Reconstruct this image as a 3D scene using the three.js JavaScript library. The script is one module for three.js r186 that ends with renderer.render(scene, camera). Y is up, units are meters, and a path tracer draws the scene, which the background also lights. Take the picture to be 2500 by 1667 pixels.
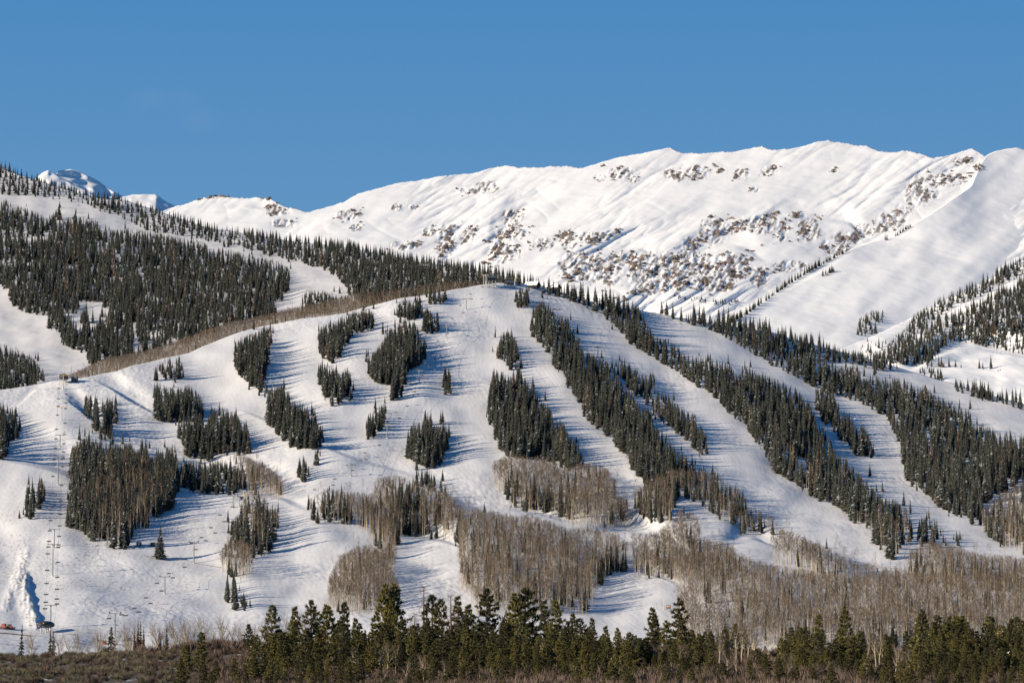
import * as THREE from 'three';
import { mergeGeometries } from 'three/addons/utils/BufferGeometryUtils.js';

// ------------------------------------------------------------------ camera, sky, sun, exposure
const W = 2500, H = 1667, FOCAL = 7089, EYE_ROW = 1500;
const PITCH = Math.atan((EYE_ROW - H / 2) / FOCAL);
const scene = new THREE.Scene();
const camera = new THREE.PerspectiveCamera(2 * Math.atan(H / 2 / FOCAL) * 180 / Math.PI, 1024 / 682, 5, 40000);
camera.rotation.set(PITCH, 0, 0);
const renderer = new THREE.WebGLRenderer({ antialias: true });
renderer.setSize(1024, 682);
renderer.toneMapping = THREE.LinearToneMapping;
renderer.toneMappingExposure = 1.55;
renderer.shadowMap.enabled = true;

const SUN_AZ = 31 * Math.PI / 180, SUN_EL = 17.5 * Math.PI / 180;
const sunDir = new THREE.Vector3(-Math.cos(SUN_EL) * Math.cos(SUN_AZ), Math.sin(SUN_EL), Math.cos(SUN_EL) * Math.sin(SUN_AZ));
const sun = new THREE.DirectionalLight(new THREE.Color().setRGB(1, 0.86, 0.66), 4.45);
sun.position.copy(sunDir).multiplyScalar(6000).add(new THREE.Vector3(0, 300, -3500));
sun.target.position.set(0, 300, -3500);
sun.castShadow = true;
Object.assign(sun.shadow.camera, { left: -4500, right: 4500, top: 3000, bottom: -3000, near: 100, far: 14000 });
sun.shadow.mapSize.set(4096, 4096);
scene.add(sun, sun.target);

function rng(seed) { let a = seed >>> 0; return () => { a = (a + 0x6D2B79F5) | 0; let t = Math.imul(a ^ (a >>> 15), 1 | a); t = (t + Math.imul(t ^ (t >>> 7), 61 | t)) ^ t; return ((t ^ (t >>> 14)) >>> 0) / 4294967296; }; }
const PERM = new Uint8Array(512), GX = new Float32Array(256), GY = new Float32Array(256);
{ const r = rng(77); const p = [...Array(256).keys()]; for (let i = 255; i > 0; i--) { const j = Math.floor(r() * (i + 1)); [p[i], p[j]] = [p[j], p[i]]; } for (let i = 0; i < 512; i++) PERM[i] = p[i & 255]; for (let i = 0; i < 256; i++) { const a = r() * 6.2832; GX[i] = Math.cos(a); GY[i] = Math.sin(a); } }
function noise(x, y) {            // gradient noise, about -0.7 .. 0.7
  const xi = Math.floor(x), yi = Math.floor(y), fx = x - xi, fy = y - yi, X = xi & 255, Y = yi & 255;
  const u = fx * fx * fx * (fx * (fx * 6 - 15) + 10), v = fy * fy * fy * (fy * (fy * 6 - 15) + 10);
  const a = PERM[PERM[X] + Y], b = PERM[PERM[X + 1] + Y], c = PERM[PERM[X] + Y + 1], d = PERM[PERM[X + 1] + Y + 1];
  const n0 = GX[a] * fx + GY[a] * fy, n1 = GX[b] * (fx - 1) + GY[b] * fy, n2 = GX[c] * fx + GY[c] * (fy - 1), n3 = GX[d] * (fx - 1) + GY[d] * (fy - 1);
  return n0 + u * (n1 - n0) + v * (n2 - n0 + u * (n0 - n1 - n2 + n3));
}
function fbm(x, y, o = 4) { let s = 0, a = 1; for (let i = 0; i < o; i++) { s += a * noise(x, y); x = x * 2.03 + 11.3; y = y * 2.03 + 5.7; a *= 0.5; } return s; }
const sstep = (a, b, x) => { const t = Math.min(1, Math.max(0, (x - a) / (b - a))); return t * t * (3 - 2 * t); };
const lerp = (a, b, t) => a + (b - a) * t;

{ // clear winter-afternoon air: deep blue above, paler towards the horizon, two faint wisps of cloud
  const w = 2048, h = 1024, data = new Float32Array(w * h * 4);
  const stops = [[-90, .07, .10, .14], [-2, .09, .14, .2], [3, .105, .215, .36], [7.5, .080, .194, .352], [12.5, .0455, .160, .337], [25, .026, .105, .25], [50, .013, .058, .155], [90, .009, .042, .12]];
  for (let j = 0; j < h; j++) {
    const el = (j + 0.5) / h * 180 - 90;
    let k = 0; while (k < stops.length - 2 && el > stops[k + 1][0]) k++;
    const t = Math.min(1, Math.max(0, (el - stops[k][0]) / (stops[k + 1][0] - stops[k][0])));
    for (let i = 0; i < w; i++) {
      const az = (i + 0.5) / w * 360 - 90;   // 0 = straight ahead, positive to the right
      const o = (j * w + i) * 4;
      let c = 0;
      for (const [ca, ce, ra, re, s] of [[-7.25, 10.05, .42, .13, .055], [-6.25, 9.68, .36, .12, .06], [-6.5, 10.1, .3, .05, .03]]) {
        const dx = (az - ca) / ra, dy = (el - ce) / re, q = dx * dx + dy * dy;
        if (q < 4) c += s * Math.exp(-q * 1.6) * (0.75 + 0.9 * fbm(az * 6, el * 16, 3));
      }
      c = Math.max(0, c);
      data[o] = lerp(stops[k][1], stops[k + 1][1], t) + c * .5; data[o + 1] = lerp(stops[k][2], stops[k + 1][2], t) + c * .33; data[o + 2] = lerp(stops[k][3], stops[k + 1][3], t) + c * .22; data[o + 3] = 1;
    }
  }
  const sky = new THREE.DataTexture(data, w, h, THREE.RGBAFormat, THREE.FloatType);
  sky.mapping = THREE.EquirectangularReflectionMapping; sky.magFilter = sky.minFilter = THREE.LinearFilter; sky.colorSpace = THREE.LinearSRGBColorSpace; sky.needsUpdate = true;
  scene.background = sky; scene.environment = sky;
}

// ------------------------------------------------------------------ helpers
const CP = Math.cos(PITCH), SP = Math.sin(PITCH);
function survey(u, v, d) {        // sight line (u, v) and distance d in metres to a point of the country
  const a = (u - W / 2) / FOCAL, b = (H / 2 - v) / FOCAL;
  return new THREE.Vector3(d * a, d * (SP + b * CP), d * (-CP + b * SP));
}
function pchip(pts) {             // monotone smooth curve through [x, y] points, straight beyond them
  const n = pts.length, x = pts.map(p => p[0]), y = pts.map(p => p[1]), m = new Array(n), s = [];
  for (let i = 0; i < n - 1; i++) s.push((y[i + 1] - y[i]) / (x[i + 1] - x[i]));
  m[0] = s[0]; m[n - 1] = s[n - 2];
  for (let i = 1; i < n - 1; i++) m[i] = s[i - 1] * s[i] <= 0 ? 0 : 2 * s[i - 1] * s[i] / (s[i - 1] + s[i]);
  return q => {
    if (q <= x[0]) return y[0] + m[0] * (q - x[0]);
    if (q >= x[n - 1]) return y[n - 1] + m[n - 1] * (q - x[n - 1]);
    let i = 0; while (q > x[i + 1]) i++;
    const hh = x[i + 1] - x[i], t = (q - x[i]) / hh, t2 = t * t, t3 = t2 * t;
    return (2 * t3 - 3 * t2 + 1) * y[i] + (t3 - 2 * t2 + t) * hh * m[i] + (3 * t2 - 2 * t3) * y[i + 1] + (t3 - t2) * hh * m[i + 1];
  };
}
function line(pts) { return q => { const n = pts.length; if (q <= pts[0][0]) return pts[0][1]; for (let i = 0; i < n - 1; i++) if (q <= pts[i + 1][0]) return lerp(pts[i][1], pts[i + 1][1], (q - pts[i][0]) / (pts[i + 1][0] - pts[i][0])); return pts[n - 1][1]; }; }
function surface(cols) {          // distance over (u, v), from profiles at a few u, smooth both ways
  const us = cols.map(c => c[0]), fs = cols.map(c => pchip(c[1].slice().sort((a, b) => a[0] - b[0]))), n = us.length;
  return (u, v) => {
    let i = 0; while (i < n - 2 && u > us[i + 1]) i++;
    const f = k => fs[Math.min(n - 1, Math.max(0, k))](v), X = k => us[Math.min(n - 1, Math.max(0, k))];
    const h = us[i + 1] - us[i], t = Math.min(1, Math.max(0, (u - us[i]) / h)), t2 = t * t, t3 = t2 * t, y0 = f(i), y1 = f(i + 1);
    const m0 = i > 0 ? (y1 - f(i - 1)) / (us[i + 1] - X(i - 1)) : (y1 - y0) / h, m1 = i < n - 2 ? (f(i + 2) - y0) / (X(i + 2) - us[i]) : (y1 - y0) / h;
    return (2 * t3 - 3 * t2 + 1) * y0 + (t3 - 2 * t2 + t) * h * m0 + (3 * t2 - 2 * t3) * y1 + (t3 - t2) * h * m1;
  };
}
const usedNames = new Map();
function numbered(name) { const k = usedNames.get(name) || 0; usedNames.set(name, k + 1); return k ? name + '_' + String(k).padStart(3, '0') : name; }
function tag(o, label, category, group, kind) { o.userData.label = label; if (category) o.userData.category = category; if (group) o.userData.group = group; if (kind) o.userData.kind = kind; return o; }
function top(o, name) { o.name = numbered(name); scene.add(o); return o; }
function shade(o) { o.traverse(m => { if (m.isMesh) { m.castShadow = true; m.receiveShadow = true; } }); return o; }
function part(parent, name, geo, mat) { const m = new THREE.Mesh(geo, mat); m.name = name; m.castShadow = m.receiveShadow = true; parent.add(m); return m; }
const rgb = (r, g, b) => new THREE.Color().setRGB(r, g, b);
const std = (r, g, b, rough = .8, extra = {}) => new THREE.MeshStandardMaterial({ color: rgb(r, g, b), roughness: rough, ...extra });

// ------------------------------------------------------------------ the country: five slopes, one behind the other
const snowMat = new THREE.MeshStandardMaterial({ color: 0xffffff, vertexColors: true, roughness: .9 });
const SNOW = [.88, .88, .885], PISTE = [.67, .67, .69];   // fresh snow, and packed granular snow on the runs

// ledges: curved brows; above the curve the ground lies `jump` metres farther, easing back over `fade` rows
function ledges(list) {
  const L = list.map(([pts, jump, fade, soft]) => ({ c: pchip(pts), a: pts[0][0], b: pts[pts.length - 1][0], jump, fade, soft: soft || 8 }));
  return (u, v) => {
    let d = 0;
    for (const l of L) {
      const wd = Math.min(90, (l.b - l.a) * .4); if (u < l.a - 40 || u > l.b + 40) continue;
      const e = sstep(l.a - 40, l.a + wd, u) * (1 - sstep(l.b - wd, l.b + 40, u)), q = l.c(u) - v;
      if (q > -l.fade && q < l.fade) d += q > 0 ? l.jump * e * sstep(-2, l.soft, q) * (1 - sstep(l.fade * .25, l.fade, q)) : -l.jump * .12 * e * sstep(-l.fade, -l.fade * .1, q) * (1 - sstep(-4, 2, q));
    }
    return d;
  };
}

// --- ski hill
const hillCrest = line([[-300, 975], [0, 949], [60, 940], [125, 930], [200, 922], [286, 905], [389, 876], [461, 860], [536, 828], [643, 794], [739, 776], [840, 764], [973, 731], [1080, 710], [1134, 703], [1180, 694], [1216, 690], [1323, 697], [1473, 742], [1660, 775], [1888, 815], [2000, 845], [2100, 868], [2195, 897], [2320, 936], [2500, 985], [2750, 1060]]);
const hillBase = surface([
  [-300, [[1700, 1330], [1560, 1500], [1480, 1620], [1300, 1860], [1180, 2000], [1120, 2075], [1000, 2260], [940, 2350]]],
  [60, [[1700, 1330], [1560, 1500], [1480, 1620], [1300, 1860], [1180, 2000], [1120, 2080], [1000, 2265], [930, 2370]]],
  [400, [[1700, 1340], [1560, 1520], [1450, 1680], [1365, 1800], [1290, 1900], [1200, 2005], [1150, 2080], [1050, 2225], [950, 2370], [860, 2500]]],
  [800, [[1700, 1360], [1500, 1620], [1400, 1750], [1300, 1880], [1200, 2010], [1100, 2140], [1000, 2285], [900, 2430], [760, 2640]]],
  [1200, [[1700, 1360], [1560, 1540], [1450, 1680], [1300, 1880], [1150, 2090], [1000, 2300], [850, 2510], [690, 2745]]],
  [1700, [[1700, 1360], [1560, 1540], [1400, 1760], [1300, 1900], [1150, 2130], [1000, 2385], [880, 2600], [770, 2815]]],
  [2100, [[1700, 1360], [1560, 1540], [1450, 1700], [1350, 1860], [1250, 2050], [1100, 2350], [1000, 2530], [860, 2830]]],
  [2600, [[1700, 1360], [1560, 1540], [1450, 1720], [1370, 1870], [1250, 2100], [1100, 2400], [990, 2680]]]]);
const hillLedge = ledges([
  [[[-60, 1117], [0, 1121], [100, 1142], [171, 1163], [230, 1185]], 30, 130, 14],
  [[[432, 1193], [464, 1199], [536, 1212], [661, 1217], [750, 1249]], 18, 110, 10],
  [[[190, 1000], [215, 1018], [240, 1030]], 16, 60, 5],
  [[[1450, 1309], [1520, 1305], [1600, 1312], [1650, 1328]], 24, 60, 6],
  [[[1795, 1318], [1830, 1312], [1880, 1330]], 26, 60, 6],
  [[[1080, 1262], [1250, 1248], [1330, 1258], [1390, 1275]], 26, 80, 8],
  [[[960, 1312], [1040, 1316], [1120, 1335]], 18, 60, 6],
  [[[1500, 1400], [1560, 1398], [1640, 1425]], 22, 60, 6],
  [[[600, 1010], [720, 1060], [860, 1120], [1000, 1160]], 8, 60, 6],
  [[[250, 940], [330, 985], [380, 1010]], 14, 60, 4],
  [[[60, 975], [90, 952], [150, 950]], 8, 40, 5]]);
const mounds = [ // snow ramps on the lower slope: ridge lines with a height, a gentle and a steep side (u, v, height, left width, right width)
  { p: [[74, 1328], [50, 1390], [15, 1482]], h: 1.0, l: 7, r: 5 }, { p: [[64, 1392], [62, 1440], [88, 1512]], h: 2.4, l: 12, r: 2.6 }];
const hillD = (u, v) => hillBase(u, v) + hillLedge(u, v) + 30 * fbm(u / 330 + 3, v / 210 + 9, 3);
function hillDisp(x, z, u, v) {
  const m = sstep(-.05, .25, noise(x / 130 + 7, z / 150) + .12 * noise(x / 40, z / 40));
  let d = 1.9 * fbm(x / 55, z / 75, 2) + m * .34 * noise(x / 5.2 + z / 30, z / 8) + m * .27 * noise(x / 2.7 - z / 14, z / 5.2) + (1 - m) * .07 * noise(x / 2.6 + noise(x / 90, z / 90) * 6, z / 60) + .09 * noise(x / 2.1, z / 4.2);
  if (u < 150 && v > 1290) for (const k of mounds) d += moundHeight(k, u, v);
  return d;
}
function moundHeight(k, u, v) {
  let best = 1e9, side = 0, along = 0; u += 4 * noise(v / 16, 2.2) + 2 * noise(v / 6, u / 8);
  for (let i = 0; i < k.p.length - 1; i++) {
    const [ax, ay] = k.p[i], [bx, by] = k.p[i + 1], dx = bx - ax, dy = by - ay, t = Math.min(1, Math.max(0, ((u - ax) * dx + (v - ay) * dy) / (dx * dx + dy * dy)));
    const qx = u - ax - dx * t, qy = (v - ay - dy * t) * 1.6, q = Math.hypot(qx, qy);
    if (q < best) { best = q; side = qx; along = (i + t) / (k.p.length - 1); }
  }
  const w = (side < 0 ? k.l : k.r) * 3.6, q = best / w;
  return q > 1 ? 0 : k.h * (.8 + .5 * noise(u / 9, v / 14)) * (1 - q) * (1 - q) * (1 + 2 * q) * Math.min(1, 4 * along * (1.35 - along)) + .0;
}
// --- forested mountain behind on the left
const backCrest = line([[-300, 350], [0, 408], [54, 428], [89, 441], [200, 474], [250, 486], [304, 488], [357, 506], [420, 528], [489, 551], [661, 582], [840, 604], [1030, 641], [1187, 664], [1259, 686], [1330, 706], [1420, 760]]);
const backBase = surface([
  [-300, [[980, 2640], [800, 3150], [600, 3680], [380, 4350]]],
  [100, [[960, 2680], [800, 3130], [600, 3660], [440, 4200]]],
  [450, [[900, 2760], [800, 3040], [700, 3330], [540, 3900]]],
  [850, [[820, 2850], [760, 3020], [690, 3250], [604, 3650]]],
  [1200, [[780, 2860], [720, 3000], [668, 3250]]],
  [1420, [[800, 2840], [740, 2950], [700, 3060]]]]);
const backD = (u, v) => backBase(u, v) + 40 * fbm(u / 260 + 20, v / 130 + 2, 3);
const backDisp = (x, z) => 1.5 * fbm(x / 60, z / 60, 3) + .3 * noise(x / 12, z / 14) + .12 * noise(x / 4, z / 30);
// --- white massif
const massifPts = [[200, 560], [330, 540], [407, 510], [446, 499], [489, 484], [529, 477], [571, 483], [600, 484], [625, 481], [661, 487], [696, 505], [754, 519], [790, 508], [840, 492], [876, 474], [919, 462], [984, 443], [1026, 439], [1073, 430], [1159, 422], [1216, 406], [1240, 403], [1255, 405], [1266, 410], [1323, 410], [1344, 406], [1391, 405], [1423, 410], [1473, 394], [1530, 380], [1616, 365], [1637, 360], [1650, 368], [1670, 375], [1706, 374], [1731, 374], [1764, 370], [1785, 372], [1860, 356], [1889, 366], [1939, 361], [2021, 341], [2040, 345], [2060, 347], [2089, 354], [2117, 356], [2142, 368], [2181, 372], [2217, 367], [2260, 377], [2281, 385], [2339, 374], [2374, 362], [2406, 380], [2500, 400], [2700, 420]];
const massifLine = line(massifPts);
const massifCrest = u => massifLine(u) + 2.2 * noise(u / 17, 3.3) + 1.2 * noise(u / 6, 8.1);
const massifBase = surface([
  [150, [[760, 5000], [600, 5750], [500, 6350]]],
  [700, [[760, 5000], [650, 5420], [560, 5880], [490, 6300]]],
  [1100, [[780, 4950], [650, 5400], [560, 5850], [470, 6350], [420, 6650]]],
  [1600, [[800, 4850], [720, 5000], [640, 5350], [560, 5700], [470, 6150], [360, 6800]]],
  [2100, [[800, 4950], [700, 5250], [600, 5650], [500, 6050], [400, 6500], [345, 6850]]],
  [2600, [[800, 4950], [600, 5650], [400, 6500]]]]);
const massifLedge = ledges([
  [[[1190, 650], [1205, 600], [1240, 560], [1300, 510], [1350, 490]], 60, 90, 16],
  [[[1660, 640], [1740, 614], [1790, 606], [1830, 616], [1850, 630]], 85, 80, 9],
  [[[1700, 560], [1780, 545], [1850, 525], [1885, 505]], 55, 70, 10],
  [[[1960, 545], [2010, 540], [2070, 548], [2098, 568]], 70, 60, 8],
  [[[1880, 540], [1930, 525], [1965, 522]], 40, 50, 8],
  [[[1400, 640], [1470, 618], [1560, 612], [1590, 625]], 70, 70, 9],
  [[[1040, 560], [1090, 550], [1130, 560]], 35, 50, 8],
  [[[1420, 585], [1470, 565], [1530, 555]], 32, 50, 8],
  [[[1100, 470], [1200, 450], [1330, 440], [1500, 425], [1700, 410], [1900, 405]], 50, 120, 40],
  [[[1350, 560], [1500, 505], [1700, 470], [1900, 440]], 60, 120, 46],
  [[[560, 520], [600, 505], [650, 515]], 45, 40, 8],
  [[[2230, 440], [2300, 425], [2360, 420]], 40, 60, 8]]);
const rib = (x, y) => { const n = 1 - Math.abs(noise(x, y)) * 2.2; return n * Math.abs(n); };
const massifD = (u, v) => {
  const a = u * .87 - v * .5, b = u * .5 + v * .87;
  return massifBase(u, v) + .5 * massifLedge(u, v) + 56 * fbm(a / 420 + 4, b / 110 + 1, 2) + 11 * noise(a / 120, b / 34) + 3 * noise(a / 40, b / 14) + sstep(-.2, .25, noise(a / 300 + 5, b / 120)) * (16 * rib(a / 170, b / 30) + 6 * rib(a / 60 + 9, b / 12)) + 5 * rib(u / 60 - v / 90, v / 50 + 3) * sstep(-.1, .3, noise(u / 200, v / 90 + 8));
};
const ROCKS = [[1051, 564, 16, 9, 40], [1091, 574, 18, 24, 80], [1087, 610, 15, 16, 60], [1141, 578, 15, 13, 30], [1155, 555, 12, 6, 12], [1251, 531, 26, 16, 45], [1244, 571, 36, 13, 95], [1216, 603, 15, 34, 90], [1236, 617, 36, 18, 50], [1326, 596, 24, 13, 45], [1380, 574, 17, 11, 36], [1387, 592, 20, 16, 36], [1451, 579, 42, 11, 80], [1498, 567, 17, 6, 25],
  [1191, 456, 28, 13, 26], [1126, 463, 12, 5, 8], [1150, 467, 16, 6, 10], [1516, 421, 30, 12, 30], [1466, 435, 13, 7, 14], [1548, 436, 14, 8, 14], [1633, 424, 13, 9, 22], [1655, 430, 14, 11, 24], [1475, 404, 6, 3, 5], [851, 524, 28, 11, 30], [869, 556, 12, 8, 18], [969, 506, 14, 8, 16], [1008, 505, 10, 5, 8], [991, 599, 34, 9, 40],
  [1530, 632, 46, 15, 110], [1562, 650, 20, 16, 60], [1419, 646, 52, 26, 110], [1401, 671, 13, 12, 36], [1491, 671, 22, 22, 55], [1460, 660, 40, 25, 60], [1616, 660, 80, 36, 170], [1598, 703, 55, 14, 80], [1650, 640, 40, 14, 40],
  [1706, 420, 28, 14, 60], [1810, 424, 17, 10, 30], [1881, 416, 20, 10, 30], [1764, 417, 10, 6, 12], [1842, 463, 12, 5, 8], [1742, 566, 32, 28, 120], [1785, 559, 28, 11, 60], [1814, 541, 9, 11, 26], [1860, 549, 38, 19, 120], [1878, 541, 10, 18, 35], [1910, 566, 12, 22, 50], [1946, 525, 18, 6, 26], [1974, 559, 26, 24, 95], [2071, 581, 32, 15, 80], [2017, 599, 10, 10, 20], [1681, 606, 17, 22, 50],
  [1731, 652, 75, 24, 210], [1785, 649, 42, 26, 130], [1814, 670, 16, 12, 45], [1781, 699, 17, 9, 40], [1853, 677, 22, 22, 60], [1671, 695, 16, 9, 36], [1740, 690, 40, 18, 50], [1930, 650, 40, 12, 22], [2050, 610, 30, 10, 16],
  [2296, 441, 46, 13, 130], [2339, 438, 20, 12, 40], [2281, 474, 16, 8, 26], [2392, 406, 14, 11, 40], [2356, 391, 22, 8, 40], [2240, 470, 26, 34, 45], [2196, 530, 18, 26, 40], [2160, 545, 16, 20, 22], [2120, 560, 30, 12, 16], [2038, 415, 8, 6, 10], [680, 515, 26, 8, 34], [660, 505, 12, 4, 20], [655, 484, 18, 4, 26], [510, 480, 26, 4, 40], [545, 477, 14, 3, 20], [690, 545, 30, 8, 14]];
const rockiness = (u, v) => { let s = 0; for (const [cu, cv, ru, rv] of ROCKS) { const dx = (u - cu) / (ru * 1.3), dy = (v - cv) / (rv * 1.4), q = dx * dx + dy * dy; if (q < 1) s = Math.max(s, 1 - q); } return s; };
const massifDisp = (x, z, u, v) => { const k = rockiness(u, v), al = u * .62 - v * .78, ac = u * .78 + v * .62; return 2.2 * fbm(x / 130, z / 130, 3) + .25 * noise(x / 14 + z / 60, z / 20) + (k > 0 ? Math.min(1, k * 1.6) * (3.6 * noise(al / 24, ac / 9) + 1.4 * noise(al / 8, ac / 4.5)) : 0); };
// --- white shoulder on the right, in front of the massif
const shoulderLine = line([[1700, 860], [1790, 785], [1824, 766], [1900, 712], [1980, 660], [2081, 607], [2130, 590], [2189, 577], [2246, 539], [2314, 495], [2374, 452], [2396, 400], [2410, 379], [2430, 370], [2453, 363], [2485, 360], [2500, 364], [2720, 352]]);
const shoulderCrest = u => shoulderLine(u) + 1.6 * noise(u / 13, 6.3);
const shoulderBase = surface([
  [1700, [[900, 4450], [840, 4600], [780, 4760]]],
  [1900, [[900, 4400], [820, 4600], [712, 4980]]],
  [2100, [[900, 4350], [800, 4620], [700, 4960], [600, 5330]]],
  [2300, [[900, 4350], [750, 4760], [620, 5200], [505, 5620]]],
  [2420, [[900, 4350], [700, 4930], [500, 5690], [375, 6170]]],
  [2720, [[900, 4350], [600, 5330], [350, 6300]]]]);
const shoulderLedge = ledges([[[[2110, 650], [2160, 645], [2240, 636], [2310, 642], [2360, 650]], 60, 90, 16], [[[1880, 730], [1960, 690], [2050, 640]], 30, 60, 12], [[[2080, 600], [2140, 596], [2220, 590]], 50, 60, 14]]);
const shoulderD = (u, v) => { const a = u * .8 - v * .6, b = u * .6 + v * .8; return shoulderBase(u, v) + .54 * Math.max(0, u - 1800) + .6 * shoulderLedge(u, v) + 24 * fbm(a / 300 + 9, b / 120 + 3, 2) + 6 * noise(a / 70, b / 30); };
const shoulderDisp = (x, z) => 1.6 * fbm(x / 90, z / 110, 3) + .2 * noise(x / 12, z / 18);
// --- wooded spur at the right edge
const spurCrest = line([[1960, 905], [2060, 850], [2120, 826], [2178, 800], [2256, 760], [2338, 720], [2456, 662], [2500, 634], [2720, 540]]);
const spurBase = surface([
  [1950, [[1000, 3300], [900, 3620], [850, 3850]]],
  [2200, [[1000, 3350], [900, 3600], [860, 3720], [790, 4050]]],
  [2400, [[1020, 3330], [920, 3560], [850, 3760], [760, 4040], [690, 4320]]],
  [2720, [[1040, 3300], [900, 3620], [700, 4150], [540, 4600]]]]);
const spurLedge = ledges([[[[2240, 900], [2290, 870], [2350, 856], [2440, 862], [2520, 875]], 60, 70, 10], [[[2180, 860], [2260, 815], [2340, 780], [2500, 690]], 40, 60, 8]]);
const spurD = (u, v) => spurBase(u, v) + spurLedge(u, v) + 45 * fbm(u / 190 + 2, v / 80 + 5, 3);
const spurDisp = (x, z) => 1.6 * fbm(x / 50, z / 60, 3) + .3 * noise(x / 11, z / 14);
// --- far white peaks on the left
const peakCrest = line([[40, 470], [91, 431], [104, 421], [116, 415], [128, 421], [150, 437], [180, 450], [230, 480]]);
const peakD = (u, v) => 9000 - (v - 415) * 10 + Math.abs(u - 116) * 2.2 + 60 * noise(u / 22, v / 16);
const domeCrest = line([[120, 450], [136, 426], [141, 417], [155, 414.5], [171, 414], [193, 419], [213, 428], [236, 440], [264, 460], [286, 472], [310, 485]]);
const domeD = (u, v) => 9300 + (u - 141) * 2.4 - (v - 415) * 5 + 60 * noise(u / 30 - v / 20, v / 14);
const saddleCrest = line([[270, 500], [300, 480], [321, 474], [350, 473.5], [379, 474], [388, 479], [396, 485], [410, 495], [429, 504], [460, 530]]);
const saddleD = (u, v) => 8300 - (v - 475) * 14 + Math.max(0, u - 380) * 7 + 40 * noise(u / 25, v / 15);
const farDisp = (x, z) => 3 * fbm(x / 120, z / 120, 3);
// --- valley floor and brush bench in the foreground
const benchCrest = line([[-300, 1606], [0, 1604], [200, 1600], [420, 1594], [700, 1588], [1200, 1592], [1700, 1600], [2800, 1602]]);
const benchD = (u, v) => pchip([[1572, 900], [1588, 790], [1605, 715], [1630, 640], [1667, 560], [1760, 430], [1900, 330]])(v) + 12 * noise(u / 200, v / 60);
const benchDisp = (x, z) => .8 * fbm(x / 22, z / 30, 3);

function groundPoint(L, u, v) { const p = survey(u, v, L.d(u, v)); p.y += L.disp(p.x, p.z, u, v); return p; }
const LAY = {
  hill: { d: hillD, disp: hillDisp, crest: hillCrest }, back: { d: backD, disp: backDisp, crest: backCrest }, massif: { d: massifD, disp: massifDisp, crest: massifCrest },
  shoulder: { d: shoulderD, disp: shoulderDisp, crest: shoulderCrest }, spur: { d: spurD, disp: spurDisp, crest: spurCrest }, bench: { d: benchD, disp: benchDisp, crest: benchCrest },
  peak: { d: peakD, disp: farDisp, crest: peakCrest }, dome: { d: domeD, disp: farDisp, crest: domeCrest }, saddle: { d: saddleD, disp: farDisp, crest: saddleCrest }
};
function slope(name, label, L, u0, u1, du, vBottom, rows, colour, fall = .3, backs = [8, 25, 70, 160, 350, 700], mat = snowMat) {
  const nu = Math.round((u1 - u0) / du) + 1, nv = rows + 1 + backs.length;
  const pos = new Float32Array(nu * nv * 3), col = new Float32Array(nu * nv * 3), idx = new Uint32Array((nu - 1) * (nv - 1) * 6);
  for (let i = 0; i < nu; i++) {
    const u = u0 + i * du, vc = L.crest(u);
    let cp = null;
    for (let j = 0; j < nv; j++) {
      const o = (i * nv + j) * 3; let p, v;
      if (j <= rows) { v = lerp(vBottom, vc, j / rows); p = groundPoint(L, u, v); cp = p; }
      else { const k = backs[j - rows - 1]; v = vc; p = new THREE.Vector3(cp.x * (1 + k / Math.abs(cp.z)), cp.y - fall * k - .0002 * k * k, cp.z - k); }
      pos[o] = p.x; pos[o + 1] = p.y; pos[o + 2] = p.z;
      const c = colour ? colour(p.x, p.z, u, v) : SNOW;
      col[o] = c[0]; col[o + 1] = c[1]; col[o + 2] = c[2];
    }
  }
  let q = 0;
  for (let i = 0; i < nu - 1; i++) for (let j = 0; j < nv - 1; j++) { const a = i * nv + j, b = a + nv; idx[q++] = a; idx[q++] = b; idx[q++] = a + 1; idx[q++] = b; idx[q++] = b + 1; idx[q++] = a + 1; }
  const g = new THREE.BufferGeometry();
  g.setAttribute('position', new THREE.BufferAttribute(pos, 3)); g.setAttribute('color', new THREE.BufferAttribute(col, 3)); g.setIndex(new THREE.BufferAttribute(idx, 1));
  g.computeVertexNormals();
  const m = new THREE.Mesh(g, mat); m.castShadow = m.receiveShadow = true;
  return tag(top(m, name), label, name.replace(/_/g, ' ').split(' ').pop(), null, 'structure');
}
const DIRT = [.11, .085, .06];
const mix3 = (a, b, t) => [lerp(a[0], b[0], t), lerp(a[1], b[1], t), lerp(a[2], b[2], t)];
function hillColour(x, z, u, v) {   // bare grass stems and earth showing through the thin snow low on the hill
  let t = 0;
  if (u < 560 && v > 1180) { const k = sstep(1180, 1320, v) * (1 - sstep(420, 560, u)); t = k * sstep(.2, .55, noise(x / 1.3, z / 5) + .45 * noise(x / 40, z / 60)) * .5; }
  if (v > 1515 && u < 900) t = Math.max(t, sstep(.15, .5, noise(x / 9, z / 6) + .4 * noise(x / 2.5, z / 4)) * .55 * sstep(1515, 1540, v));
  if (u < 130 && v > 1310 && v < 1530) { const a = moundHeight(mounds[0], u, v) + moundHeight(mounds[1], u, v); if (a > .6) t = Math.max(t, sstep(.1, .4, noise(x / 2.4, z / 5)) * .8); }
  if (v > 1180) t = Math.max(t, .45 * sstep(.42, .6, noise(x / 1.6, z / 5)) * sstep(-.1, .2, noise(x / 60, z / 40)));
  const w = .06 * noise(x / 9, z / 30) + .05 * noise(x / 2.2, z / 5), base = [PISTE[0] + w, PISTE[1] + w, PISTE[2] + w];   // grainy patches of icier and cleaner snow
  return t > 0 ? mix3(base, DIRT, t) : base;
}
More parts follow.
